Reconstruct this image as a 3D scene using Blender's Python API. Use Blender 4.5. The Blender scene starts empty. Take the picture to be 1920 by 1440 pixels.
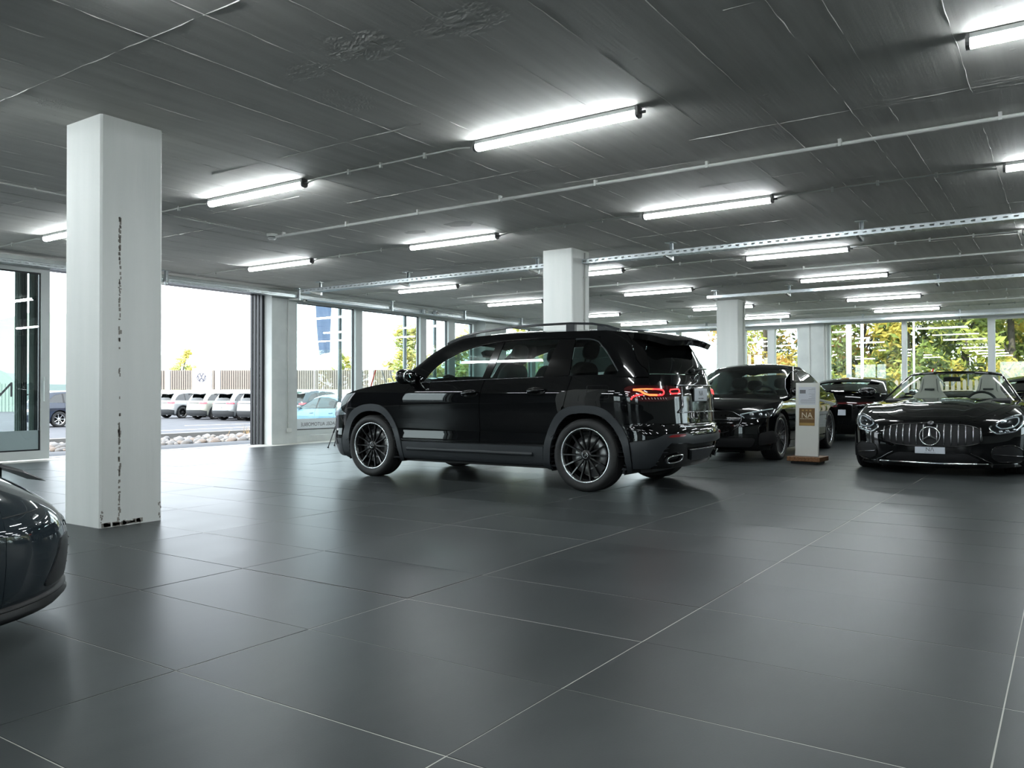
import bpy, bmesh, math, random
import numpy as np
from mathutils import Vector, Matrix
random.seed(7)
PI = math.pi
SC = bpy.context.scene
COL = SC.collection

# ------------------------------------------------------------------ camera
F_PX, PITCH, ROLL, YAW, CAM_H = 1540.0, 0.01149, -0.00231, 0.59679, 0.9603
_cy, _sy = math.cos(YAW), math.sin(YAW)
FW = Vector((_cy*math.cos(PITCH), _sy*math.cos(PITCH), math.sin(PITCH)))
_rt = Vector((_sy, -_cy, 0)); _up = _rt.cross(FW)
RT = _rt*math.cos(ROLL)+_up*math.sin(ROLL)
UP = -_rt*math.sin(ROLL)+_up*math.cos(ROLL)
CAMP = Vector((0, 0, CAM_H))
cam = bpy.data.cameras.new('camera'); camo = bpy.data.objects.new('camera', cam); COL.objects.link(camo)
cam.sensor_fit = 'HORIZONTAL'; cam.sensor_width = 36.0; cam.lens = F_PX/1920*36; cam.clip_end = 500
camo.matrix_world = Matrix(((RT.x, UP.x, -FW.x, 0), (RT.y, UP.y, -FW.y, 0), (RT.z, UP.z, -FW.z, CAM_H), (0, 0, 0, 1)))
SC.camera = camo

# ------------------------------------------------------------------ sky, sun, exposure
W = bpy.data.worlds.new('sky'); SC.world = W; W.use_nodes = True
_n = W.node_tree.nodes; _l = W.node_tree.links
_bg = _n['Background']
_sky = _n.new('ShaderNodeTexSky'); _sky.sky_type = 'HOSEK_WILKIE'; _sky.turbidity = 6.0
_sky.sun_direction = Vector((-0.55, 0.25, 0.60)).normalized(); _sky.ground_albedo = 0.35
_mixc = _n.new('ShaderNodeMix'); _mixc.data_type = 'RGBA'; _mixc.inputs[0].default_value = 0.72
_l.new(_sky.outputs[0], _mixc.inputs[6]); _mixc.inputs[7].default_value = (0.86, 0.94, 1.0, 1)
_l.new(_mixc.outputs[2], _bg.inputs[0]); _bg.inputs[1].default_value = 7.4
_sun = bpy.data.lights.new('sun', 'SUN'); _suno = bpy.data.objects.new('sun', _sun); COL.objects.link(_suno)
_sun.energy = 9.0; _sun.angle = 0.03; _sun.color = (1.0, 0.90, 0.76)
_suno.rotation_euler = Vector((-0.62, -0.10, 0.55)).to_track_quat('Z', 'Y').to_euler()
SC.view_settings.view_transform = 'Standard'; SC.view_settings.look = 'None'
SC.view_settings.gamma = 1.0; SC.view_settings.use_curve_mapping = False
SC.view_settings.exposure = 0.2
SC.cycles.use_denoising = True
SC.cycles.max_bounces = 10; SC.cycles.diffuse_bounces = 5; SC.cycles.glossy_bounces = 5
SC.cycles.transmission_bounces = 8; SC.cycles.transparent_max_bounces = 24
SC.cycles.sample_clamp_indirect = 6.0

# ------------------------------------------------------------------ pixel helpers
def ray(px, py): return FW+RT*((px-960)/F_PX)+UP*((720-py)/F_PX)
def at_z(px, py, z=0.0):
    d = ray(px, py); return CAMP+d*((z-CAM_H)/d.z)
def at_ax(px, py, a, c):
    d = ray(px, py); return CAMP+d*((c-CAMP[a])/d[a])
def project(p):
    d = Vector(p)-CAMP; z = d.dot(FW); return 960+F_PX*d.dot(RT)/z, 720-F_PX*d.dot(UP)/z

# ------------------------------------------------------------------ object helpers
def link(o, parent=None):
    COL.objects.link(o)
    if parent is not None: o.parent = parent
    return o
def thing(name, label, cat, loc=(0, 0, 0), rotz=0.0, group=None):
    o = bpy.data.objects.new(name, None); o.empty_display_size = 0.2
    o.location = loc; o.rotation_euler = (0, 0, rotz)
    o['label'] = label; o['category'] = cat
    if group: o['group'] = group
    return link(o)
def tag(o, label, cat, group=None):
    o['label'] = label; o['category'] = cat
    if group: o['group'] = group
    return o
def struct(o): o['kind'] = 'structure'; return o
def copy_tree(o, parent=None):
    c = o.copy(); COL.objects.link(c); c.parent = parent
    for ch in o.children: copy_tree(ch, c)
    return c
def mesh_obj(name, verts, faces, mat, parent=None, smooth=False, mats=None, mi=None):
    me = bpy.data.meshes.new(name); me.from_pydata([tuple(v) for v in verts], [], faces)
    for m in (mats or [mat]): me.materials.append(m)
    if mi is not None: me.polygons.foreach_set('material_index', mi)
    if smooth: me.polygons.foreach_set('use_smooth', [True]*len(me.polygons))
    me.update()
    return link(bpy.data.objects.new(name, me), parent)

class MB:
    """collects simple solids into one mesh"""
    def __init__(s): s.v = []; s.f = []; s.sm = []
    def add(s, vs, fs, sm=False):
        b = len(s.v); s.v += [tuple(v) for v in vs]; s.f += [tuple(i+b for i in f) for f in fs]; s.sm += [sm]*len(fs)
        return s
    def box(s, x0, x1, y0, y1, z0, z1, M=None):
        vs = [(x, y, z) for x in (x0, x1) for y in (y0, y1) for z in (z0, z1)]
        if M is not None: vs = [M @ Vector(v) for v in vs]
        return s.add(vs, [(0, 1, 3, 2), (4, 6, 7, 5), (0, 4, 5, 1), (2, 3, 7, 6), (0, 2, 6, 4), (1, 5, 7, 3)])
    def bbox(s, x0, x1, y0, y1, z0, z1, b=0.004, M=None):
        """box with chamfered edges"""
        bm = bmesh.new(); bmesh.ops.create_cube(bm, size=1.0)
        for v in bm.verts: v.co = ((x0+x1)/2+v.co.x*(x1-x0), (y0+y1)/2+v.co.y*(y1-y0), (z0+z1)/2+v.co.z*(z1-z0))
        bmesh.ops.bevel(bm, geom=list(bm.edges), offset=b, segments=1, affect='EDGES')
        return s.frombm(bm, M)
    def frombm(s, bm, M=None, sm=False):
        bm.verts.index_update()
        vs = [(M @ v.co if M is not None else v.co.copy()) for v in bm.verts]
        s.add(vs, [[v.index for v in f.verts] for f in bm.faces], sm); bm.free(); return s
    def tube(s, pts, r, n=8, closed=False, caps=True):
        pts = [Vector(p) for p in pts]; m = len(pts); vs = []; fs = []
        rr = r if isinstance(r, (list, tuple)) else [r]*m
        prev = None
        for i, p in enumerate(pts):
            if closed: t = pts[(i+1) % m]-pts[i-1]
            else: t = pts[min(i+1, m-1)]-pts[max(i-1, 0)]
            t.normalize()
            if prev is None:
                a = Vector((0, 0, 1)) if abs(t.z) < .9 else Vector((1, 0, 0))
                u = t.cross(a).normalized()
            else: u = (prev-t*prev.dot(t)).normalized()
            prev = u; w = t.cross(u)
            for k in range(n):
                an = 2*PI*k/n; vs.append(p+(u*math.cos(an)+w*math.sin(an))*rr[i])
        for i in range(m if closed else m-1):
            j = (i+1) % m
            for k in range(n):
                k2 = (k+1) % n; fs.append((i*n+k, i*n+k2, j*n+k2, j*n+k))
        if caps and not closed: fs += [tuple(range(n))[::-1], tuple((m-1)*n+k for k in range(n))]
        return s.add(vs, fs, True)
    def lathe(s, prof, n=32, M=None, closed=False):
        """profile (r, h) turned round local z"""
        vs = []; fs = []; m = len(prof)
        for i in range(n):
            a = 2*PI*i/n
            for r, h in prof: vs.append(Vector((r*math.cos(a), r*math.sin(a), h)))
        if M is not None: vs = [M @ v for v in vs]
        for i in range(n):
            j = (i+1) % n
            for k in range(m if closed else m-1):
                k2 = (k+1) % m; fs.append((i*m+k, j*m+k, j*m+k2, i*m+k2))
        return s.add(vs, fs, True)
    def prism(s, poly, a, b, plane='xy', M=None):
        """2D polygon extruded between a and b"""
        def P(u, v, w): return {'xy': (u, v, w), 'xz': (u, w, v), 'yz': (w, u, v)}[plane]
        n = len(poly)
        vs = [Vector(P(u, v, a)) for u, v in poly]+[Vector(P(u, v, b)) for u, v in poly]
        if M is not None: vs = [M @ v for v in vs]
        return s.add(vs, [tuple(range(n))[::-1], tuple(range(n, 2*n))]+[(i, (i+1) % n, n+(i+1) % n, n+i) for i in range(n)])
    def build(s, name, mat, parent=None, fixn=True):
        me = bpy.data.meshes.new(name); me.from_pydata(s.v, [], s.f); me.materials.append(mat)
        me.polygons.foreach_set('use_smooth', s.sm)
        if fixn:
            bm = bmesh.new(); bm.from_mesh(me); bmesh.ops.recalc_face_normals(bm, faces=list(bm.faces)); bm.to_mesh(me); bm.free()
        me.update(); return link(bpy.data.objects.new(name, me), parent)

def text_mesh(body, size, depth=0.0, mirror=False):
    cu = bpy.data.curves.new('lettering', 'FONT'); cu.body = body; cu.size = size; cu.extrude = depth
    cu.align_x = 'CENTER'; cu.align_y = 'CENTER'
    o = bpy.data.objects.new('lettering', cu); COL.objects.link(o)
    dg = bpy.context.evaluated_depsgraph_get(); me = bpy.data.meshes.new_from_object(o.evaluated_get(dg))
    bpy.data.objects.remove(o); bpy.data.curves.remove(cu)
    if mirror: me.transform(Matrix.Diagonal((-1, 1, 1, 1)))
    return me

# ------------------------------------------------------------------ materials
def mat(name, col, rough=0.5, metal=0.0, coat=0.0, spec=0.5, emit=None, estr=0.0, trans=0.0, ior=1.45):
    m = bpy.data.materials.new(name); m.use_nodes = True; b = m.node_tree.nodes['Principled BSDF']
    b.inputs['Base Color'].default_value = (*col, 1); b.inputs['Roughness'].default_value = rough
    b.inputs['Metallic'].default_value = metal; b.inputs['Coat Weight'].default_value = coat
    b.inputs['Coat Roughness'].default_value = 0.015; b.inputs['Specular IOR Level'].default_value = spec
    b.inputs['Transmission Weight'].default_value = trans; b.inputs['IOR'].default_value = ior
    if emit: b.inputs['Emission Color'].default_value = (*emit, 1); b.inputs['Emission Strength'].default_value = estr
    return m
def nodes(m): return m.node_tree.nodes, m.node_tree.links, m.node_tree.nodes['Principled BSDF']
def noise_col(m, scale, c0, c1, detail=4, stretch=None, lo=.35, hi=.65, coord='Object'):
    n, l, b = nodes(m)
    tc = n.new('ShaderNodeTexCoord'); mp = n.new('ShaderNodeMapping'); l.new(tc.outputs[coord], mp.inputs[0])
    if stretch: mp.inputs['Scale'].default_value = stretch
    nz = n.new('ShaderNodeTexNoise'); nz.inputs['Scale'].default_value = scale; nz.inputs['Detail'].default_value = detail
    l.new(mp.outputs[0], nz.inputs[0])
    r = n.new('ShaderNodeValToRGB'); r.color_ramp.elements[0].position = lo; r.color_ramp.elements[1].position = hi
    r.color_ramp.elements[0].color = (*c0, 1); r.color_ramp.elements[1].color = (*c1, 1)
    l.new(nz.outputs[0], r.inputs[0]); l.new(r.outputs[0], b.inputs['Base Color'])
    return nz, r, mp
def add_bump(m, src, strength, dist=0.01, prev=None):
    n, l, b = nodes(m); bu = n.new('ShaderNodeBump'); bu.inputs['Strength'].default_value = strength
    bu.inputs['Distance'].default_value = dist; l.new(src, bu.inputs['Height'])
    if prev is not None: l.new(prev.outputs[0], bu.inputs['Normal'])
    l.new(bu.outputs[0], b.inputs['Normal']); return bu
def glass_mat(name, tint=(0.9, 0.95, 0.94), ior=1.5, extra=0.0):
    m = bpy.data.materials.new(name); m.use_nodes = True; n = m.node_tree.nodes; l = m.node_tree.links
    n.remove(n['Principled BSDF']); out = n['Material Output']
    tr = n.new('ShaderNodeBsdfTransparent'); tr.inputs[0].default_value = (*tint, 1)
    gl = n.new('ShaderNodeBsdfGlossy'); gl.inputs['Roughness'].default_value = 0.0; gl.inputs[0].default_value = (1, 1, 1, 1)
    fr = n.new('ShaderNodeFresnel'); ge = n.new('ShaderNodeNewGeometry'); mrr = n.new('ShaderNodeMapRange'); mrr.inputs['To Min'].default_value = ior; mrr.inputs['To Max'].default_value = 1/ior; l.new(ge.outputs['Backfacing'], mrr.inputs[0]); l.new(mrr.outputs[0], fr.inputs['IOR'])
    mx = n.new('ShaderNodeMixShader')
    if extra:
        ad = n.new('ShaderNodeMath'); ad.operation = 'ADD'; ad.use_clamp = True; ad.inputs[1].default_value = extra
        l.new(fr.outputs[0], ad.inputs[0]); l.new(ad.outputs[0], mx.inputs[0])
    else: l.new(fr.outputs[0], mx.inputs[0])
    l.new(tr.outputs[0], mx.inputs[1]); l.new(gl.outputs[0], mx.inputs[2]); l.new(mx.outputs[0], out.inputs[0])
    return m

M = {}
M['white_wall'] = mat('white_wall_paint', (0.62, 0.65, 0.63), 0.6)
_nz, _r, _mp = noise_col(M['white_wall'], 3, (0.50, 0.53, 0.52), (0.58, 0.61, 0.59), 5)
M['frame_white'] = mat('window_frame_light_grey', (0.55, 0.58, 0.57), 0.4)
M['frame_dark'] = mat('frame_dark_aluminium', (0.02, 0.021, 0.024), 0.35, 0.3)
M['frame_grey'] = mat('frame_grey_aluminium', (0.16, 0.18, 0.19), 0.35, 0.5)
M['galv'] = mat('galvanised_steel', (0.50, 0.54, 0.55), 0.38, 0.85)
M['conduit'] = mat('white_conduit_plastic', (0.60, 0.61, 0.58), 0.45)
M['lamp_body'] = mat('lamp_housing_white', (0.45, 0.46, 0.45), 0.4)
M['lamp_end'] = mat('lamp_end_cap_grey', (0.10, 0.10, 0.10), 0.4)
M['lamp_tube'] = mat('lit_fluorescent_diffuser', (0.9, 0.9, 0.9), 0.3, emit=(0.90, 0.97, 1.0), estr=60.0)
M['pane'] = glass_mat('window_glass', (0.90, 0.95, 0.94), 1.5, 0.03)
M['black_plastic'] = mat('black_plastic', (0.012, 0.013, 0.014), 0.45)
M['black'] = mat('matt_black', (0.006, 0.006, 0.007), 0.6)
M['grout'] = mat('tile_grout', (0.50, 0.49, 0.45), 0.8)
M['asphalt'] = mat('asphalt', (0.20, 0.21, 0.22), 0.85)
_nz, _r, _mp = noise_col(M['asphalt'], 2.0, (0.030, 0.034, 0.044), (0.043, 0.047, 0.057), 8)
M['line_white'] = mat('white_road_marking', (0.7, 0.7, 0.68), 0.7)
M['kerb'] = mat('dark_kerb_concrete', (0.12, 0.12, 0.12), 0.8)

# dark grey porcelain floor tile
m = M['tile'] = mat('dark_grey_porcelain_tile', (0.09, 0.095, 0.095), 0.36, spec=0.12)
nz, r, mp = noise_col(m, 1.3, (0.033, 0.038, 0.039), (0.053, 0.059, 0.060), 8, (1, 2.2, 1), .3, .7)
n, l, b = nodes(m)
oi = n.new('ShaderNodeObjectInfo'); av = n.new('ShaderNodeVectorMath'); av.operation = 'ADD'
tc = [k for k in n if k.type == 'TEX_COORD'][0]
sc_ = n.new('ShaderNodeVectorMath'); sc_.operation = 'SCALE'; sc_.inputs[0].default_value = (37, 17, 9)
l.new(oi.outputs['Random'], sc_.inputs['Scale']); l.new(tc.outputs['Object'], av.inputs[0]); l.new(sc_.outputs[0], av.inputs[1]); l.new(av.outputs[0], mp.inputs[0])
hs = n.new('ShaderNodeHueSaturation'); mr = n.new('ShaderNodeMapRange'); mr.inputs['To Min'].default_value = 0.86; mr.inputs['To Max'].default_value = 1.10
l.new(oi.outputs['Random'], mr.inputs[0]); l.new(mr.outputs[0], hs.inputs['Value']); l.new(r.outputs[0], hs.inputs['Color']); l.new(hs.outputs[0], b.inputs['Base Color'])
rr = n.new('ShaderNodeMapRange'); rr.inputs['To Min'].default_value = 0.31; rr.inputs['To Max'].default_value = 0.39
l.new(nz.outputs[0], rr.inputs[0]); l.new(rr.outputs[0], b.inputs['Roughness'])
nz2 = n.new('ShaderNodeTexNoise'); nz2.inputs['Scale'].default_value = 160; l.new(tc.outputs['Object'], nz2.inputs[0])
add_bump(m, nz2.outputs[0], 0.06, 0.002)

# painted board-marked concrete ceiling
m = M['ceiling'] = mat('board_marked_concrete', (0.4, 0.4, 0.38), 0.75)
nz, r, mp = noise_col(m, 2.2, (0.56, 0.55, 0.52), (0.66, 0.65, 0.615), 8, (0.35, 5.0, 1), .3, .7)
n, l, b = nodes(m); tc = [k for k in n if k.type == 'TEX_COORD'][0]
st = n.new('ShaderNodeTexNoise'); st.inputs['Scale'].default_value = 9; st.inputs['Detail'].default_value = 6
mp2 = n.new('ShaderNodeMapping'); mp2.inputs['Scale'].default_value = (0.18, 4.0, 1); l.new(tc.outputs['Object'], mp2.inputs[0]); l.new(mp2.outputs[0], st.inputs[0])
b1 = add_bump(m, st.outputs[0], 0.25, 0.012)
fine = n.new('ShaderNodeTexNoise'); fine.inputs['Scale'].default_value = 70; fine.inputs['Detail'].default_value = 3; l.new(tc.outputs['Object'], fine.inputs[0])
b2 = add_bump(m, fine.outputs[0], 0.12, 0.004, b1)
# scattered blow-hole pimples
vo = n.new('ShaderNodeTexVoronoi'); vo.inputs['Scale'].default_value = 3.0; l.new(tc.outputs['Object'], vo.inputs[0])
vr = n.new('ShaderNodeMapRange'); vr.inputs['From Min'].default_value = 0.03; vr.inputs['From Max'].default_value = 0.06; vr.inputs['To Min'].default_value = 1; vr.inputs['To Max'].default_value = 0
l.new(vo.outputs['Distance'], vr.inputs[0]); b3 = add_bump(m, vr.outputs[0], 0.35, 0.006, b2)

# painted concrete of the columns
m = M['column'] = mat('painted_concrete_column', (0.6, 0.62, 0.6), 0.65)
nz, r, mp = noise_col(m, 5, (0.74, 0.76, 0.73), (0.82, 0.83, 0.80), 6, (1, 1, 0.12), .3, .7)
n, l, b = nodes(m); tc = [k for k in n if k.type == 'TEX_COORD'][0]
st = n.new('ShaderNodeTexNoise'); st.inputs['Scale'].default_value = 14; st.inputs['Detail'].default_value = 5
mp2 = n.new('ShaderNodeMapping'); mp2.inputs['Scale'].default_value = (3, 3, 0.15); l.new(tc.outputs['Object'], mp2.inputs[0]); l.new(mp2.outputs[0], st.inputs[0])
b1 = add_bump(m, st.outputs[0], 0.18, 0.01)
# ------------------------------------------------------------------ end of header
# ================================================================== ROOM
CEIL = 2.98
X0, X1, Y0, Y1 = -10.0, 23.0, -11.0, 12.65       # inner faces of the room
TX0, TY0, TSX, TSY = 1.709, 1.375, 0.6018, 1.2

# ---- floor: grout bed with one object per tile
floor = struct(MB().box(X0-.3, X1+.3, Y0-.3, Y1+.42, -0.30, -0.0004).build('floor', M['grout']))
def tile_mesh():
    a, b, c = TSX/2-0.0019, TSY/2-0.0019, 0.0010
    vs = [(sx*a, sy*b, -0.009) for sx, sy in ((-1, -1), (1, -1), (1, 1), (-1, 1))]
    vs += [(sx*a, sy*b, -c) for sx, sy in ((-1, -1), (1, -1), (1, 1), (-1, 1))]
    vs += [(sx*(a-c), sy*(b-c), 0) for sx, sy in ((-1, -1), (1, -1), (1, 1), (-1, 1))]
    fs = [(8, 9, 10, 11)]
    for k in range(4):
        j = (k+1) % 4; fs += [(k, j, 4+j, 4+k), (4+k, 4+j, 8+j, 8+k)]
    me = bpy.data.meshes.new('tile'); me.from_pydata(vs, [], fs); me.materials.append(M['tile']); me.update(); return me
TILE = tile_mesh()
cells = []
for j in range(int((X0-TX0)/TSX)-1, int((X1-TX0)/TSX)+1):
    for i in range(int((Y0-TY0)/TSY)-1, int((Y1+.3-TY0)/TSY)+1):
        cx, cy = TX0+(j+.5)*TSX, TY0+(i+.5)*TSY
        if cx-TSX/2 < X0-.3 or cx+TSX/2 > X1+.3 or cy-TSY/2 < Y0-.3 or cy+TSY/2 > Y1+.45: continue
        d = Vector((cx, cy, 0))-CAMP; z = d.dot(FW); area = 0
        if z > .4:
            px, py = project((cx, cy, 0))
            if -250 < px < 2170 and py < 1800: area = 1/z**3
        cells.append((area, cx, cy))
cells.sort(reverse=True)
rng = random.Random(3)
rest = MB()
for k, (ar, cx, cy) in enumerate(cells):
    rx, ry, dz = max(-.0011, min(.0011, rng.gauss(0, .0007))), max(-.0018, min(.0018, rng.gauss(0, .0011))), abs(rng.gauss(0, .0002))
    dz += abs(rx)*.6+abs(ry)*.3
    if k < 296:
        o = bpy.data.objects.new('tile', TILE); o.location = (cx, cy, dz); o.rotation_euler = (rx, ry, 0); link(o, floor)
    else:
        Mx = Matrix.Translation((cx, cy, dz)) @ Matrix.Rotation(ry, 4, 'Y') @ Matrix.Rotation(rx, 4, 'X')
        rest.add([Mx @ v.co for v in TILE.vertices], [tuple(p.vertices) for p in TILE.polygons])
ro = rest.build('tile_field', M['tile'], floor, fixn=False); ro['kind'] = 'stuff'

# ---- ceiling slab with the ridges left by the formwork sheets
ceiling = struct(MB().box(X0-.3, X1+.3, Y0-.3, Y1+.6, CEIL, CEIL+.25).build('ceiling', M['ceiling']))
def ridge(p0, p1, w, h, rg):
    p0 = Vector(p0); p1 = Vector(p1); L = (p1-p0).length; t = (p1-p0)/L; s = Vector((-t.y, t.x, 0)); n = max(2, int(L/.12))
    vs = []; fs = []
    for k in range(n+1):
        ww = w*rg.uniform(.35, 1.3); hh = h*max(.05, rg.gauss(.7, .5)); off = rg.gauss(0, .0025); p = p0+t*(L*k/n)+s*off
        vs += [p+s*ww, p+Vector((0, 0, -hh)), p-s*ww]
    for k in range(n): fs += [(3*k, 3*k+1, 3*k+4, 3*k+3), (3*k+1, 3*k+2, 3*k+5, 3*k+4)]
    return vs, fs
rg = random.Random(11)
ylines = [2.29+.5*k for k in range(0, 21)]+[1.79, 1.28, 1.04]+[.53-.5*k for k in range(0, 12)]
for y in ylines:
    vs, fs = ridge((X0, y, CEIL+.0005), (X1, y, CEIL+.0005), .0035, .0035, rg); mesh_obj('formwork_seam', vs, fs, M['ceiling'], ceiling)
for k, y in enumerate(ylines):
    pass
for x in [0.2+2*k for k in range(-3, 12)]:
    y = Y0
    while y < Y1:
        ln = rg.choice([.5, 1.0, 1.5, 2.5]); off = .48 if 3.0 < y < 6.2 and x < 6 else (0 if rg.random() < .75 else rg.choice([-.5, .6]))
        if rg.random() < .8:
            vs, fs = ridge((x+off, y, CEIL+.0005), (x+off, min(y+ln, Y1), CEIL+.0005), .0042, .0045, rg); mesh_obj('formwork_seam', vs, fs, M['ceiling'], ceiling)
        y += ln
# trowelled repair patches and drips hanging on the slab
def rough_patch(cx, cy, rx, ry, amp, seed):
    r_ = random.Random(seed); n = 34; vs = []; fs = []
    def h(u, v):
        q = 1-(u*u+v*v)
        if q <= 0: return -.001
        s_ = math.sin(4*u+3*v+seed)*math.sin(6*v-3*u)+.45*math.sin(17*u+9*v)*math.sin(5*v+seed)
        return amp*.55*min(1, q*1.6)*max(-.15, .35+.5*s_+r_.uniform(-.3, .3))
    for a in range(n+1):
        for b_ in range(n+1):
            u, v = -1+2*a/n, -1+2*b_/n; vs.append((cx+u*rx, cy+v*ry, CEIL+.0006-h(u, v)))
    for a in range(n):
        for b_ in range(n): fs.append((a*(n+1)+b_, a*(n+1)+b_+1, (a+1)*(n+1)+b_+1, (a+1)*(n+1)+b_))
    mesh_obj('plaster_patch', vs, fs, M['ceiling'], ceiling)
for cx, cy, rx, ry, am, sd in [(3.45, 3.38, .22, .30, .010, 1), (3.52, 2.72, .20, .34, .008, 2), (3.52, 3.95, .14, .26, .006, 3), (4.02, 4.1, .30, .22, .006, 4), (2.92, 5.82, .14, .16, .008, 5), (6.22, .6, .16, .9, .007, 6), (6.25, 3.9, .10, .5, .004, 7), (4.9, 4.7, .12, .16, .005, 8), (6.9, 4.3, .18, .2, .005, 9)]:
    rough_patch(cx, cy, rx, ry, am, sd)
# damp stains: thin irregular darker skins
M['stain'] = mat('damp_stain_on_concrete', (0.36, 0.35, 0.33), 0.8)
for cx, cy, rx, ry in [(7.72, 6.0, .16, .2), (7.8, 6.75, .1, .16), (13.2, 4.0, .2, .3), (17.0, 7.2, .25, .2)]:
    N = 22; vs = [(cx+rx*math.cos(2*PI*k/N)*rg.uniform(.75, 1.1), cy+ry*math.sin(2*PI*k/N)*rg.uniform(.8, 1.1), CEIL-.0008) for k in range(N)]
    mesh_obj('stain', vs, [tuple(range(N))], M['stain'], ceiling)

# ---- concrete columns
def column(x0, y0, label, pipe=False, size=.485):
    t = thing('concrete_column', label, 'column', (x0+size/2, y0+size/2, 0), group=None)
    h = size/2; bm = bmesh.new(); bmesh.ops.create_cube(bm, size=1)
    for v in bm.verts: v.co = (v.co.x*size, v.co.y*size, CEIL/2+v.co.z*CEIL)
    bmesh.ops.bevel(bm, geom=[e for e in bm.edges if abs(e.verts[0].co.z-e.verts[1].co.z) > 1], offset=.014, segments=1, affect='EDGES')
    MB().frombm(bm).build('shaft', M['column'], t)
    if pipe:
        p = MB().tube([(h*.35, -h-.014, .05), (h*.35, -h-.014, CEIL-.03)], .011, 8).build('conduit', M['conduit'], t)
        for z in (.6, 1.3, 2.0, 2.6): MB().box(h*.35-.02, h*.35+.02, -h-.03, -h+.001, z-.01, z+.01).build('clip', M['conduit'], p)
    return t
c1 = column(3.205, 5.74, 'thick white concrete column with a cracked seam, beside the open glass door')
c2 = column(9.87, 5.69, 'white concrete column standing behind the black SUV', True)
c3 = column(17.38, 5.91, 'white concrete column behind the black sedan', True)
# vertical crumbly casting seam, chipped foot and surface socket of the first column (its -y face)
M['chip'] = mat('chipped_bare_concrete', (0.30, 0.28, 0.25), 0.9)
mb = MB(); rg = random.Random(4); h = .2425
for k in range(150):
    z = rg.uniform(.0, 2.25); 
    if rg.random() > (.25+.75*(math.sin(z*3.1+1) > -.35)): continue
    x = -.10+rg.gauss(0, .004); w = rg.uniform(.002, .007); hh = rg.uniform(.006, .03)
    mb.box(x-w, x+w, -h-.0035, -h+.001, z, z+hh)
mb.build('crumbled_seam', M['chip'], c1)
mb = MB()
for k in range(26):
    x = rg.uniform(-h+.01, h*.25); mb.box(x, x+rg.uniform(.01, .05), -h-.002, -h+.001, .004+.012*rg.random(), .022+.02*rg.random())
for k in range(22):
    z = rg.uniform(0, .14); x = rg.choice([-h+.016, h-.018])+rg.gauss(0, .006)
    mb.box(x-.004, x+.004, -h-.0025, -h+.001, z, z+rg.uniform(.004, .014))
mb.build('chipped_foot', M['chip'], c1)
MB().bbox(h-.001, h+.012, -.20, -.155, .33, .39, .003).build('socket', M['conduit'], c1)
for z in (1.05, 1.9): MB().box(h-.001, h+.006, -.15, -.14, z-.3, z+.3).build('cover_strip', M['conduit'], c1)

# ---- left window wall (runs along x, outside is +y)
def wall_box(name, *boxes, m='white_wall'):
    mb = MB()
    for bx in boxes: mb.box(*bx)
    return struct(mb.build(name, M[m]))
GY = 12.92                                           # glass plane
wall_left = wall_box('wall_left',
    (X0, X1+.3, 12.66, 13.1, 2.90, CEIL),            # fascia above the glazing
    (10.305, 10.92, 12.50, 13.1, 0, 2.90),            # white pier beside the door
    (10.92, 17.2, 12.66, 13.1, 0, .13),              # plinth below the windows
    (17.25, 18.2, 12.55, 13.1, 0, 2.90),
    (18.2, X1, 12.66, 13.1, 0, .20), (21.9, X1+.3, 12.6, 13.1, 0, 2.90))
def pane(name, plane, a0, a1, z0, z1, c, parent, th=.012):
    mb = MB()
    if plane == 'y': mb.box(a0, a1, c-th/2, c+th/2, z0, z1)
    else: mb.box(c-th/2, c+th/2, a0, a1, z0, z1)
    return mb.build(name, M['pane'], parent)
def frame_y(mb, x0, x1, z0, z1, y0, y1, w, wt=None):
    wt = wt or w
    mb.box(x0, x0+w, y0, y1, z0, z1); mb.box(x1-w, x1, y0, y1, z0, z1); mb.box(x0+w, x1-w, y0, y1, z1-wt, z1); mb.box(x0+w, x1-w, y0, y1, z0, z0+w)
def window_y(no, x0, x1, z0, z1, w=.07, panes=None, dark=True):
    """fixed window in the left wall"""
    fr = MB(); frame_y(fr, x0, x1, z0, z1, GY-.09, GY+.05, w)
    f = struct(fr.build('window_%d' % no, M['frame_white']))
    pane('pane', 'y', x0+w, x1-w, z0+w, z1-w, GY, f)
    g = MB(); frame_y(g, x0+w, x1-w, z0+w, z1-w, GY-.02, GY+.02, .016); g.build('seal', M['frame_dark'], f)
    return f
w1 = window_y(1, 10.92, 12.95, .13, 2.90, .10)
w2 = window_y(2, 12.95, 15.10, .13, 2.90, .10)
w3 = window_y(3, 15.10, 16.20, .13, 2.90, .12)
w4 = window_y(4, 16.20, 17.25, .05, 2.90, .13)
w5 = window_y(5, 18.2, 20.0, .20, 2.90, .10)
w6 = window_y(6, 20.0, 21.9, .20, 2.90, .10)
for f, x in ((w1, 12.80), (w2, 14.93), (w3, 16.06)):        # round downpipes / posts right outside the mullions
    MB().tube([(x, GY+.35, -.5), (x, GY+.35, 3.3)], .045, 10).build('post', M['frame_grey'], f)
MB().bbox(16.37, 16.40, GY-.13, GY-.09, .95, 1.15, .004).build('handle', M['frame_grey'], w4)
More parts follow.
